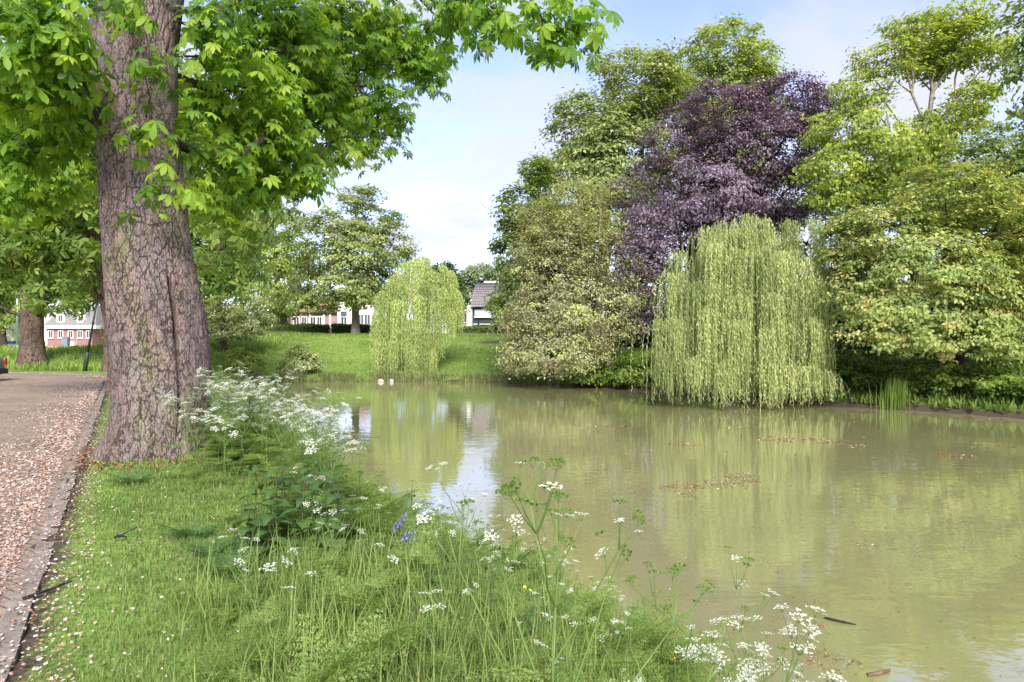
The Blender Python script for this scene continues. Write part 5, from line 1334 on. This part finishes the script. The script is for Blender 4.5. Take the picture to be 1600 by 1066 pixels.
clus = wob(x * 2.2, y * 2.2) + rng.normal(0, 0.3, len(x)) > -0.15; x, y = x[clus], y[clus]
tag(blades('reeds', x, y, 0.22 + 0.40 * rng.random(len(x)), 0.022 + 0.02 * rng.random(len(x)), 0.4 + 1.1 * rng.random(len(x)), np.clip(0.5 + rng.normal(0, 0.25, len(x)), 0, 1), M['reed'], 6), 'drooping sedge fringe along the far waterline', 'reeds', kind='stuff')
rx_, ry_ = P(1400, 640, 25.9)[:2]
n = 260
x = rx_ + rng.normal(0, 0.22, n); y = ry_ + rng.normal(0, 0.15, n)
rd_ = thing('reed_clump', 'upright clump of green reeds at the edge of the muddy bank', 'reeds', (rx_, ry_, WATER_Z))
o = blades('reed_blades', x - rx_, y - ry_, 0.7 + 0.8 * rng.random(n), np.full(n, 0.03), 0.15 + 0.4 * rng.random(n), np.clip(0.5 + rng.normal(0, 0.2, n), 0, 1), M['leaf_bank'], 7, rd_, z=np.full(n, -0.1))

# fallen petals: thick in the gutter, thinner over road and lawn
FL_V = np.array([(-0.5, -0.35, 0), (0.5, -0.3, 0.05), (0.55, 0.35, 0.22), (-0.45, 0.4, 0.1)]); FL_F = np.array([(0, 1, 2), (0, 2, 3)])
def flakes(name, x, y, z, size, tint, mat, seed, flat=0.35):
    rng = np.random.default_rng(seed); n = len(x)
    nn = unit(np.array([0, 0, 1.0]) + rng.normal(0, flat, (n, 3))); t, b, nn = frames(nn, rng.normal(0, 1, (n, 3)))
    V, F, T = scatter(FL_V, FL_F, np.stack([x, y, z], 1), t, b, nn, size, tint)
    return link(name, mesh_np(name, V, F, mat, T))
n = 38000
e = 1 - 1.6
y = (2.0 ** e + rng.random(n) * (33.0 ** e - 2.0 ** e)) ** (1 / e)
off = np.abs(rng.gamma(1.7, 0.30, n))
spread = rng.random(n) < 0.18
off = np.where(spread, 5.5 * rng.random(n), off * (0.8 + 0.35 * np.sin(y * 0.9)))
xk = np.interp(y, KERB[:, 1], KERB[:, 0]); x = xk - (off + 0.13) * 1.15
rd = poly_sdf(x, y, ROADPOLY)
ok = (rd < -0.09); x, y, off = x[ok], y[ok], off[ok]
cz = -0.055 + 0.03 * np.clip(off / 3.5, 0, 1) + 0.012 * rng.random(len(x)) * sstep(1.2, 0.2, off)
tnt = np.clip(0.58 + rng.normal(0, 0.22, len(x)) - 0.28 * sstep(0.9, 2.2, off) - 0.25 * sstep(5.5, 2.5, y), 0, 1)
tag(flakes('fallen_petals', x, y, cz + 0.004, (0.008 + 0.010 * rng.random(len(x))) * np.clip(y / 5, 0.9, 2.2), tnt, M['fallen_petal'], 8, 0.25), 'drift of pale pink fallen petals in the gutter and over the paving', 'petals', kind='stuff')
x, y, d, rd = lawn_points(3000, 2.0, 14, 1.4, rng)
ok = (rng.random(len(x)) < np.clip(1.25 - rd / 2.6, 0.10, 1)); x, y, rd = x[ok], y[ok], rd[ok]
tag(flakes('scattered_petals', x, y, terrain(x, y) + 0.03 * sstep(0.2, 0.6, rd) + 0.03 * rng.random(len(x)), 0.008 + 0.011 * rng.random(len(x)), np.clip(0.58 + rng.normal(0, 0.2, len(x)), 0, 1), M['fallen_petal'], 9, 0.4), 'pale petals scattered in the mown grass', 'petals', kind='stuff')
n = 4200
y = 2.2 + 14 * rng.random(n) ** 1.4; x = -0.62 - 0.57 * y - 0.06 + 0.46 * rng.random(n)
tag(flakes('verge_petals', x, y, np.maximum(terrain(x, y), 0.004) + 0.006, 0.009 + 0.012 * rng.random(n), np.clip(0.5 + rng.normal(0, 0.28, n), 0, 1), M['fallen_petal'], 10, 0.3), 'petals and litter caught between kerb and grass', 'petals', kind='stuff')
# litter below the great trunk
n = 900
an = rng.random(n) * 2 * math.pi; rr_ = 0.85 + 0.5 * rng.random(n) ** 1.5
x = chest_base[0] + np.cos(an) * rr_; y = TY + np.sin(an) * rr_
tag(flakes('trunk_litter', x, y, terrain(x, y) + 0.015, 0.02 + 0.03 * rng.random(n), np.clip(0.3 + rng.normal(0, 0.18, n), 0, 1), M['litter'], 11, 0.4), 'brown litter around the foot of the great trunk', 'litter', kind='stuff')

# floating litter on the water
WX, WY, WS = [], [], []
def raft(px0, px1, py0, py1, n, sz=0.03):
    """a drift of flakes on the water between two points"""
    t = rng.random(n); px = px0 + (px1 - px0) * t; py = py0 + (py1 - py0) * t
    Y_ = (EYE - WATER_Z) * FPX / (py - 533)
    x = (px - 800) / FPX * Y_ + rng.normal(0, 0.06, n) * Y_ / 12; y = Y_ + rng.normal(0, 0.16, n) * Y_ / 12 * (0.4 + np.sin(t * math.pi))
    WX.append(x); WY.append(y); WS.append(np.full(n, sz) * 0.5 * (0.4 + rng.random(n)) * np.clip(Y_ / 10, 0.8, 1.8))
for r in ((1030, 1185, 762, 752, 420, 0.045), (1135, 1180, 745, 742, 120, 0.045), (1032, 1085, 765, 776, 90, 0.04), (1185, 1275, 687, 685, 170, 0.05), (1285, 1350, 692, 696, 150, 0.05), (1470, 1520, 713, 714, 110, 0.05), (1048, 1085, 694, 694, 70, 0.05), (1510, 1595, 700, 698, 60, 0.05),
          (1335, 1365, 850, 850, 70, 0.035), (1182, 1212, 881, 881, 60, 0.03), (1482, 1500, 872, 875, 30, 0.03), (1235, 1285, 966, 974, 90, 0.03), (1275, 1345, 1022, 1036, 120, 0.03), (1265, 1310, 1035, 1050, 90, 0.03), (1270, 1290, 936, 946, 40, 0.025), (1590, 1600, 870, 875, 30, 0.035), (480, 545, 640, 642, 60, 0.06), (500, 590, 690, 684, 120, 0.05), (985, 1010, 770, 772, 30, 0.04), (890, 960, 905, 935, 90, 0.03), (1130, 1190, 668, 669, 60, 0.05), (890, 990, 664, 666, 70, 0.05)):
    raft(*r)
n = 1500
y = 4.5 * (40 / 4.5) ** (rng.random(n) ** 0.9); x = (-0.1 + 0.9 * rng.random(n)) * y
WX.append(x); WY.append(y); WS.append((0.010 + 0.014 * rng.random(n)) * np.clip(y / 9, 0.8, 2.2))
x, y, sz = np.concatenate(WX), np.concatenate(WY), np.concatenate(WS)
d = poly_sdf(x, y, POND); ok = d < -0.15
tag(flakes('floating_litter', x[ok], y[ok], np.full(ok.sum(), WATER_Z + 0.005) + 0.006 * rng.random(ok.sum()), sz[ok], np.clip(0.45 + rng.normal(0, 0.25, ok.sum()), 0, 1), M['litter'], 12, 0.10), 'reddish brown litter and petals floating on the pond', 'litter', kind='stuff')

def stick(name, label, pts, rad, mat, twig=True):
    p0 = np.array(pts[0], float)
    o = thing(name, label, 'stick', p0)
    q = np.array(pts, float) - p0
    MB().tube(q, rad, 7).obj('stem', mat, o, True)
    if twig and len(q) > 2:
        a = q[len(q) // 2]; MB().tube([a, a + np.array([0.05, 0.06, 0.03]), a + np.array([0.10, 0.08, 0.05])], [rad[1] * 0.5, rad[1] * 0.4, rad[1] * 0.2], 5).obj('side_twig', mat, o, True)
def wp(px, py): 
    Y_ = (EYE - WATER_Z) * FPX / (py - 533); return np.array([(px - 800) / FPX * Y_, Y_, WATER_Z + 0.012])
def gp(px, py, h=0.02):
    Y_ = EYE * FPX / (py - 533); q = np.array([(px - 800) / FPX * Y_, Y_, 0]); q[2] = tz(q[0], q[1]) + h; return q
stick('floating_stick', 'black waterlogged stick floating on the pond', [wp(1288, 967), wp(1300, 970), wp(1318, 974), wp(1338, 978)], [0.008, 0.012, 0.011, 0.004], M['wood_black'], False)
stick('floating_wood', 'short reddish piece of wood floating near the shore', [wp(1356, 1057), wp(1370, 1055), wp(1390, 1050)], [0.013, 0.017, 0.009], M['wood_red'], False)
stick('fallen_twig', 'dark twig lying from the kerb into the grass', [gp(36, 938, 0.03), gp(58, 931, 0.03), gp(85, 922, 0.03), gp(112, 913, 0.035)], [0.010, 0.009, 0.007, 0.004], M['wood_black'])
stick('fallen_twig', 'short dark twig on the kerb near the great trunk', [gp(92, 757, 0.03), gp(100, 755, 0.03), gp(107, 753, 0.03)], [0.015, 0.018, 0.008], M['wood_black'])
stick('fallen_twig', 'short dark twig half hidden in the mown grass', [gp(178, 848, 0.045), gp(188, 846, 0.05), gp(198, 847, 0.045)], [0.010, 0.012, 0.006], M['wood_black'])

def stone(label, x, y, z, s, seed):
    rng = np.random.default_rng(seed)
    import bmesh
    bm = bmesh.new(); bmesh.ops.create_icosphere(bm, subdivisions=3, radius=1.0)
    for v in bm.verts:
        k = 1 + 0.16 * mnoise.noise(v.co * 1.6 + Vector((seed, 0, 0))) + 0.06 * mnoise.noise(v.co * 5)
        v.co = Vector((v.co.x * s[0], v.co.y * s[1], max(v.co.z, -0.6) * s[2])) * k
    me = bpy.data.meshes.new('pale_stone'); bm.to_mesh(me); bm.free(); me.materials.append(M['stone_pale'])
    me.polygons.foreach_set('use_smooth', [True] * len(me.polygons))
    o = link('pale_stone', me); o.location = (x, y, z); tag(o, label, 'stone', 'pale stones at the far waterline')
stone('wider pale stone at the waterline below the far willow', *P(595, 592.5, 43.35)[:2], WATER_Z + 0.05, (0.2, 0.15, 0.15), 1)
stone('smaller rounder pale stone at the waterline below the far willow', *P(612, 592.5, 43.3)[:2], WATER_Z + 0.05, (0.13, 0.12, 0.16), 2)

# ------------------------------------------------------------------ cow parsley and other bank plants
def umbel_mesh(seed, nray=10, green=False):
    rng = np.random.default_rng(seed)
    V, F, T = [], [], []
    def quad(c, n, s, tint):
        n = unit(n); a = unit(np.cross(n, rng.normal(0, 1, 3))); b = np.cross(n, a)
        k = len(V); V.extend([c + s * a, c + s * b, c - s * a, c - s * b]); F.append((k, k + 1, k + 2)); F.append((k, k + 2, k + 3)); T.extend([tint] * 4)
    stems, fl = [], []
    for i in range(nray):
        az = i * 2.39996; r = 0.040 * math.sqrt((i + 0.4) / nray) * (0.9 + 0.2 * rng.random())
        e = np.array([math.cos(az) * r, math.sin(az) * r, 0.034 - 4.5 * r * r + rng.normal(0, 0.002)])
        stems.append(e)
        for q in range(12):
            a2 = rng.random() * 6.283; r2 = 0.0090 * math.sqrt(rng.random())
            c = e + np.array([math.cos(a2) * r2, math.sin(a2) * r2, 0.004 - 25 * r2 * r2])
            nn = np.array([math.cos(a2) * r2 * 60, math.sin(a2) * r2 * 60, 1.0]) + rng.normal(0, 0.25, 3)
            if green: quad(c + np.array([0, 0, 0.004]), np.array([math.cos(a2), math.sin(a2), 0.1]), 0.0058, 0.5 + rng.normal(0, 0.2))
            else: quad(c, nn, 0.0026 + 0.0012 * rng.random(), float(np.clip(0.6 + rng.normal(0, 0.25), 0, 1)))
    me = bpy.data.meshes.new('umbel')
    nb = len(V); faces = list(F); mi = [0] * len(F)
    for e in stems:
        k = len(V)
        for c, w in ((np.zeros(3), 0.0009), (e, 0.0006)):
            V.extend([c + (w, 0, 0), c + (-w * 0.5, w * 0.87, 0), c + (-w * 0.5, -w * 0.87, 0)])
        for q in range(3):
            q2 = (q + 1) % 3; faces.append((k + q, k + q2, k + 3 + q2, k + 3 + q)); mi.append(1)
    me.from_pydata([tuple(v) for v in V], [], faces)
    a = me.attributes.new('tint', 'FLOAT', 'POINT'); T += [0.5] * (len(V) - nb); a.data.foreach_set('value', np.array(T, np.float32))
    me.materials.append(M['herb' if green else 'petal_white']); me.materials.append(M['stem_green'])
    me.polygons.foreach_set('material_index', mi); me.update()
    return me
UMB = [umbel_mesh(i, 9 + i % 4) for i in range(4)]
UMBG = [umbel_mesh(20 + i, 8, True) for i in range(2)]

def fern_mesh(seed, mat):
    """twice divided ferny leaf along +x, unit length"""
    rng = np.random.default_rng(seed)
    c, t, n, s = [], [], [], []
    np_ = 9
    for i in range(np_):
        u = 0.14 + 0.80 * i / (np_ - 1)
        for sd in (-1, 1):
            L_ = 0.40 * (1 - 0.82 * (i / (np_ - 1)) ** 1.1) * (0.85 + 0.3 * rng.random())
            dirn = unit(np.array([0.55, sd, -0.12])); b0 = np.array([u, 0, -0.16 * u * u])
            m = max(3, int(L_ / 0.035))
            for q in range(m):
                v = (q + 0.5) / m; pp = b0 + dirn * L_ * v + np.array([0, 0, -0.10 * v * v * L_])
                for s2 in (-1, 1):
                    sd2 = unit(dirn * 0.8 + np.cross(dirn, (0, 0, 1)) * s2 * 0.8)
                    c.append(pp); t.append(sd2 + rng.normal(0, 0.1, 3)); n.append(np.array([0, 0, 1]) + rng.normal(0, 0.2, 3)); s.append(0.075 * (1.1 - 0.6 * v) * (1 - 0.4 * u) * (0.7 + 0.5 * rng.random()))
    c, t, n, s = map(np.array, (c, t, n, s)); t, b, n = frames(n, t)
    V, F, T = scatter(LEAF_V * np.array([1, 0.9, 1]), LEAF_F, c, t, b, n, s, np.clip(0.5 + rng.normal(0, 0.15, len(c)), 0, 1))
    # midrib
    k = len(V); mid = [np.array([u, 0, -0.16 * u * u]) for u in np.linspace(0, 0.97, 5)]
    extra = []; EF = []
    for q, pnt in enumerate(mid):
        w = 0.010 * (1 - 0.8 * q / 4); extra += [pnt + (0, w, 0.002), pnt + (0, -w, 0.002)]
    for q in range(4):
        EF += [(k + 2 * q, k + 2 * q + 1, k + 2 * q + 3), (k + 2 * q, k + 2 * q + 3, k + 2 * q + 2)]
    V = np.concatenate([V, np.array(extra)]); F = np.concatenate([F, np.array(EF)]); T = np.concatenate([T, np.full(len(extra), 0.6)])
    return mesh_np('leaf', V, F, mat, T)
FERN = [fern_mesh(i, M['herb' if i < 2 else 'herb_pale']) for i in range(4)] + [fern_mesh(9, M['herb_dark'])]

def orient(o, loc, xaxis, up, s):
    x = unit(np.asarray(xaxis, float)); u = np.asarray(up, float); z = unit(u - x * np.dot(u, x)); y = np.cross(z, x)
    m = Matrix(((x[0], y[0], z[0]), (x[1], y[1], z[1]), (x[2], y[2], z[2]))).to_4x4() @ Matrix.Diagonal((s, s, s, 1))
    m.translation = Vector(loc); o.matrix_basis = m
def orient_up(o, loc, zaxis, s, rng):
    z = unit(np.asarray(zaxis, float)); x = unit(np.cross(z, rng.normal(0, 1, 3))); y = np.cross(z, x)
    m = Matrix(((x[0], y[0], z[0]), (x[1], y[1], z[1]), (x[2], y[2], z[2]))).to_4x4() @ Matrix.Diagonal((s, s, s, 1))
    m.translation = Vector(loc); o.matrix_basis = m

CP_GROUP = 'cow parsley along the near bank'
def cow_parsley(x, y, h, seed, label, lean=(0, 0), nb=5, us=1.0, green=0.0, thick=1.0, fork=(2, 4), leaves=4, dirs=None, dark=False, bl=0.40, f0=0.42):
    rng = np.random.default_rng(seed)
    z0 = tz(x, y)
    o = thing('cow_parsley', label, 'wildflower', (x, y, z0), CP_GROUP)
    lean = np.array([lean[0], lean[1], 0.0])
    mb = MB()
    ts_ = np.linspace(0, 1, 6)
    main = np.stack([np.array([0, 0, -0.03]) + np.array([0, 0, h * 0.98]) * t + lean * h * t ** 1.5 + np.append(rng.normal(0, 0.008, 2), 0) * (t > 0) for t in ts_])
    mb.tube(main, np.linspace(0.0052, 0.0022, 6) * thick, 5, cap=False)
    ends = []
    def at(f): return np.array([np.interp(f, ts_, main[:, i]) for i in range(3)])
    for i in range(nb):
        f = f0 + (0.94 - f0) * (i + 0.4 * rng.random()) / nb
        if dirs is not None and i < len(dirs): az, el = dirs[i]
        else: az, el = i * 2.4 + rng.normal(0, 0.4), math.radians(38 + 28 * rng.random())
        L_ = h * bl * (1.15 - 0.65 * f) * (0.8 + 0.4 * rng.random()) / 0.7
        d0 = np.array([math.cos(az) * math.cos(el), math.sin(az) * math.cos(el), math.sin(el)])
        a = at(f); pts = [a + d0 * L_ * t + np.array([0, 0, 0.12 * L_ * t * t]) + rng.normal(0, 0.004, 3) * (t > 0) for t in (0, 0.35, 0.7, 1.0)]
        mb.tube(pts, np.linspace(0.0034, 0.0017, 4) * thick, 4, cap=False); ends.append((pts[-1], unit(pts[-1] - pts[-2])))
    ends.append((main[-1], unit(main[-1] - main[-2])))
    umb = []
    for (e, dv) in ends:
        k = int(rng.integers(fork[0], fork[1] + 1))
        for q in range(k):
            az = q * 6.283 / k + rng.random(); sp = 0.55 if k > 1 else 0.1
            d1 = unit(dv * 0.8 + np.array([math.cos(az) * sp, math.sin(az) * sp, 0.35])); L_ = (0.05 + 0.10 * rng.random()) * (0.6 + 0.6 * h)
            pts = [e, e + d1 * L_ * 0.55, e + d1 * L_ + np.array([0, 0, 0.012])]
            mb.tube(pts, np.array([0.0017, 0.0013, 0.0009]) * thick, 4, cap=False)
            umb.append((pts[-1], unit(d1 * 0.5 + np.array([0, 0, 0.8]))))
    mb.obj('stem', M['stem_green'], o, True)
    for (e, d1) in umb:
        g = rng.random() < green
        u = link('umbel', (UMBG if g else UMB)[int(rng.integers(0, 2 if g else 4))], o)
        orient_up(u, e, d1 + rng.normal(0, 0.28, 3), us * (0.55 + 0.5 * rng.random()), rng)
    for i in range(leaves):
        f = 0.06 + 0.66 * (i + rng.random()) / max(1, leaves)
        az = i * 2.2 + rng.random() * 1.5; el = 0.5 - 0.5 * rng.random()
        lf = link('leaf', FERN[4 if dark else int(rng.integers(0, 4))], o)
        orient(lf, at(f), (math.cos(az) * math.cos(el), math.sin(az) * math.cos(el), math.sin(el)), (0, 0, 1), (0.24 + 0.18 * rng.random()) * (0.7 + 0.4 * h) * (1.1 - 0.5 * f))
    return o

# the tall branching plant that stands before the water
cow_parsley(0.13, 2.02, 1.02, 500, 'tall cow parsley with bare branching stems and green seed heads', nb=8, us=0.72, green=0.75, thick=1.25, leaves=5, fork=(4, 6), bl=0.38, f0=0.36,
            dirs=[(math.radians(20), math.radians(42)), (math.radians(165), math.radians(55)), (math.radians(35), math.radians(58)), (math.radians(150), math.radians(60)), (math.radians(80), math.radians(66)), (math.radians(-20), math.radians(58))])
cow_parsley(0.42, 2.25, 0.86, 501, 'cow parsley leaning out towards the water with cream and green heads', lean=(0.4, 0.1), nb=5, us=0.62, green=0.45, leaves=4, fork=(3, 4))
cow_parsley(0.72, 2.55, 0.76, 502, 'cow parsley leaning over the shore edge with full white heads', lean=(0.45, 0.1), nb=6, us=0.95, leaves=5, fork=(3, 5))
cow_parsley(0.95, 2.75, 0.62, 503, 'low cow parsley thick with white heads at the shore edge', lean=(0.5, 0.0), nb=6, us=0.95, leaves=5, fork=(3, 5))
cow_parsley(0.85, 2.95, 0.68, 504, 'cow parsley with many small white heads beside the shore edge', lean=(0.3, 0.1), nb=5, us=0.9, leaves=4, fork=(3, 5))
cow_parsley(-0.42, 5.2, 0.66, 505, 'slender dark stemmed cow parsley against the bright patch of water', lean=(0.1, 0), nb=3, us=0.8, leaves=2, fork=(1, 2))
# clump by the great trunk
for i, (x, y, h) in enumerate(((-3.75, 7.9, 0.80), (-3.55, 7.7, 0.62), (-3.35, 8.0, 0.95), (-3.6, 8.4, 0.9), (-3.2, 7.6, 0.6), (-3.0, 8.2, 1.0))):
    cow_parsley(x, y, h, 520 + i, 'cow parsley with dense white heads at the foot of the great trunk', nb=5, us=1.25, leaves=7, fork=(3, 5))
# the drift along the bank
rng = np.random.default_rng(9)
LABS = ('tall white flowered cow parsley in the drift between the great trunk and the pond', 'white flowered cow parsley low on the pond bank', 'short cow parsley among the grass at the top of the bank')
def plant_at(x, y, hh, i, lab, **kw):
    if math.hypot(x - chest_base[0], y - TY) < 1.15: return
    cow_parsley(x, y, hh, 600 + i, lab, leaves=int(rng.integers(6, 10)), lean=(rng.normal(0.04, 0.08), rng.normal(0, 0.06)), **kw)
for i in range(120):          # the tall drift beside the trunk
    y = 5.8 + 4.2 * rng.random() ** 1.1; xr = float(np.interp(y, POND[:13, 1], POND[:13, 0]))
    x = max(-4.1 - 0.28 * (y - 8), xr - 3.0) + rng.random() * (xr - 0.5 - max(-4.1 - 0.28 * (y - 8), xr - 3.0))
    if x / y > -0.27 + 0.04 * rng.random(): continue
    plant_at(x, y, 0.62 + 0.36 * rng.random(), i, LABS[0], nb=int(rng.integers(4, 7)), us=0.88 + 0.3 * rng.random(), green=0.15, fork=(2, 4))
for i in range(42):
    y = 3.4 + 6.5 * rng.random(); x = float(np.interp(y, POND[:13, 1], POND[:13, 0])) - 0.2 - 1.5 * rng.random()
    plant_at(x, y, (0.22 + 0.2 * rng.random()), 200 + i, LABS[1], nb=int(rng.integers(2, 5)), us=0.5 + 0.3 * rng.random(), green=0.35, fork=(1, 3))
for i in range(34):
    y = 3.0 + 3.2 * rng.random(); x = (-0.42 + 0.5 * rng.random()) * y
    plant_at(x, y, (0.25 + 0.22 * rng.random()), 300 + i, LABS[2], nb=int(rng.integers(1, 4)), us=0.65 + 0.3 * rng.random(), green=0.3, fork=(1, 2))
# leafy plants without flowers
for i in range(150):
    y = 2.6 + 9.5 * rng.random() ** 1.2; xr = float(np.interp(y, POND[:13, 1], POND[:13, 0])); x = xr - 0.1 - 2.7 * rng.random() ** 1.15
    if x / y < -0.42 or math.hypot(x - chest_base[0], y - TY) < 1.2 or (y < 4.8 and rng.random() < 0.6): continue
    z0 = tz(x, y)
    o = thing('young_cow_parsley', 'leafy young cow parsley without flowers on the near bank', 'wildflower', (x, y, z0), 'young cow parsley on the near bank')
    hq = (0.15 + 0.22 * rng.random()) * (1.5 if y > 6 and x / y < -0.27 else 0.8)
    MB().tube([(0, 0, -0.02), (0.01, 0, hq * 0.6), (0.0, 0.01, hq)], [0.004, 0.0035, 0.002], 5).obj('stem', M['stem_green'], o, True)
    for q in range(8):
        az = q * 0.9 + rng.random() * 0.7; el = 0.25 + 0.75 * rng.random()
        lf = link('leaf', FERN[int(rng.integers(0, 4))], o)
        orient(lf, (0, 0, 0.03 + (hq - 0.03) * q / 8), (math.cos(az) * math.cos(el), math.sin(az) * math.cos(el), math.sin(el)), (0, 0, 1), 0.26 + 0.2 * rng.random())

# broad leaved plants
def broad_leaf_mesh(seed, w=0.27):
    rng = np.random.default_rng(seed)
    us_ = np.array([0, 0.10, 0.25, 0.45, 0.65, 0.85, 1.0]); ws = np.array([0.02, 0.6, 1.0, 0.92, 0.62, 0.25, 0.0]) * w
    V, T = [], []
    for u, ww in zip(us_, ws):
        z = 0.10 * u - 0.42 * u * u
        for s_ in (-1, -0.5, 0, 0.5, 1):
            V.append((u, s_ * ww, z + 0.10 * abs(s_) * ww / w * 0.6 + 0.012 * math.sin(9 * u + 3 * s_))); T.append(0.5 + 0.18 * (s_ == 0) + rng.normal(0, 0.05))
    F = []
    for i in range(6):
        for k in range(4):
            a = i * 5 + k; F += [(a, a + 5, a + 6), (a, a + 6, a + 1)]
    return mesh_np('leaf', V, F, M['herb_dark'], np.array(T), smooth=True)
BROAD = [broad_leaf_mesh(i, 0.24 + 0.05 * i) for i in range(3)]
def broad_plant(name, x, y, h, seed, label, npair=8, ls=0.20, group=None, cat='plant'):
    rng = np.random.default_rng(seed); z0 = tz(x, y)
    o = thing(name, label, cat, (x, y, z0), group)
    lean = rng.normal(0, 0.10, 2)
    ts_ = np.linspace(0, 1, 5); main = np.stack([(lean[0] * h * t, lean[1] * h * t, h * t - 0.03) for t in ts_])
    MB().tube(main, np.linspace(0.006, 0.0025, 5), 5).obj('stem', M['stem_dark'], o, True)
    for i in range(npair):
        f = 0.12 + 0.86 * i / (npair - 1); a = np.array([lean[0] * h * f, lean[1] * h * f, h * f - 0.03]); az = i * 1.57 + rng.normal(0, 0.25)
        sz = ls * (1.1 - 0.6 * f ** 2) * (0.8 + 0.4 * rng.random())
        for q in (0, math.pi):
            lf = link('leaf', BROAD[int(rng.integers(0, 3))], o); el = 0.15 - 0.6 * rng.random() + 0.35 * f
            orient(lf, a, (math.cos(az + q) * math.cos(el), math.sin(az + q) * math.cos(el), math.sin(el)), (0, 0, 1), sz)
for i, (px, Y_, h) in enumerate(((400, 5.6, 0.62), (428, 5.3, 0.66), (455, 5.5, 0.72), (470, 5.1, 0.60), (500, 5.4, 0.70), (520, 5.2, 0.62), (440, 5.9, 0.75), (485, 5.9, 0.78), (415, 5.0, 0.45), (395, 5.2, 0.45), (530, 5.7, 0.66), (505, 4.9, 0.5))):
    broad_plant('nettle', (px - 800) / FPX * Y_, Y_, h, 700 + i, 'dark broad leaved nettle in the clump amid the cow parsley', group='nettles on the near bank')
for i, (x, y, h) in enumerate(((-3.65, 9.05, 1.0), (-3.45, 8.9, 0.9), (-3.75, 8.75, 0.75), (-3.35, 9.2, 1.05), (-3.55, 8.6, 0.6))):
    broad_plant('honesty_plant', x, y, h, 730 + i, 'dark leafy plant growing against the side of the great trunk', ls=0.22, group='leafy plants at the great trunk')
for i, (px, Y_, h) in enumerate(((640, 4.9, 0.5), (690, 4.4, 0.42), (735, 4.6, 0.4), (770, 4.2, 0.45), (830, 4.0, 0.4), (600, 4.4, 0.36), (560, 6.4, 0.7), (640, 6.4, 0.62))):
    broad_plant('sapling_shoot', (px - 800) / FPX * Y_, Y_, h, 750 + i, 'thin leafy shoot among the bank flowers', ls=0.11, npair=5, group='shoots on the near bank')
# low ferny rosettes at the edge of the mown grass
for i, (px, Y_) in enumerate(((330, 5.1), (300, 5.6), (355, 4.7), (380, 4.6), (205, 7.6), (420, 4.5))):
    x = (px - 800) / FPX * Y_; o = thing('fern_rosette', 'low dark ferny rosette at the edge of the mown grass', 'plant', (x, Y_, tz(x, Y_)), 'ferny rosettes')
    rg = np.random.default_rng(770 + i)
    for q in range(8):
        az = q * 0.8 + rg.random() * 0.4; el = 0.35 + 0.35 * rg.random()
        lf = link('leaf', FERN[4], o); orient(lf, (0, 0, 0.0), (math.cos(az) * math.cos(el), math.sin(az) * math.cos(el), math.sin(el)), (0, 0, 1), 0.26 + 0.10 * rg.random())
# bluebells and buttercups
def bell_mesh():
    V, F = [], []
    for i, (z, r) in enumerate(((0, 0.002), (-0.006, 0.005), (-0.014, 0.006), (-0.020, 0.010))):
        for k in range(6): V.append((r * math.cos(k * 1.047), r * math.sin(k * 1.047), z))
    for i in range(3):
        for k in range(6): k2 = (k + 1) % 6; F.append((i * 6 + k, i * 6 + k2, i * 6 + 6 + k2, i * 6 + 6 + k))
    return mesh_np('bell', V, F, M['petal_blue'], smooth=True)
BELL = bell_mesh()
for i, (px, py, Y_) in enumerate(((622, 800, 5.6), (626, 830, 5.2), (612, 812, 5.5), (636, 836, 5.3))):
    x = (px - 800) / FPX * Y_; z0 = tz(x, Y_); h = max(0.2, P(px, py, Y_)[2] - z0)
    o = thing('bluebell', 'violet blue bluebell near the bright patch of water', 'wildflower', (x, Y_, z0), 'bluebells on the near bank')
    MB().tube([(0, 0, -0.02), (0.01, 0, h * 0.6), (0.05, 0, h)], [0.003, 0.0028, 0.0015], 5).obj('stem', M['stem_green'], o, True)
    for q in range(7):
        f = q / 6; b = link('bell', BELL, o); b.location = (0.012 + 0.04 * f + 0.014 * math.cos(q * 2), 0.014 * math.sin(q * 2), h * (0.72 + 0.28 * f)); b.scale = (1.5, 1.5, 1.5)
def butter_mesh():
    V, F = [(0, 0, 0)], []
    for k in range(5):
        a = k * 1.2566; 
        for da, r, z in ((-0.5, 0.009, 0.004), (0, 0.013, 0.006), (0.5, 0.009, 0.004)): V.append((r * math.cos(a + da), r * math.sin(a + da), z))
        b = 1 + 3 * k; F += [(0, b, b + 1), (0, b + 1, b + 2)]
    return mesh_np('flower', V, F, M['petal_yellow'])
BUT = butter_mesh()
for i, (px, py, Y_) in enumerate(((820, 918, 4.2), (828, 923, 4.1), (812, 928, 4.0), (971, 1048, 3.2), (1055, 1030, 3.3), (505, 975, 3.9))):
    x = (px - 800) / FPX * Y_; z0 = tz(x, Y_); h = max(0.12, P(px, py, Y_)[2] - z0)
    o = thing('buttercup', 'small yellow buttercup in the bank grass', 'wildflower', (x, Y_, z0), 'buttercups on the near bank')
    MB().tube([(0, 0, -0.02), (0.004, 0, h * 0.6), (0, 0, h)], [0.0018, 0.0015, 0.0012], 4).obj('stem', M['stem_green'], o, True)
    f = link('flower', BUT, o); f.location = (0, 0, h); f.rotation_euler = (0.5, 0.1, i)
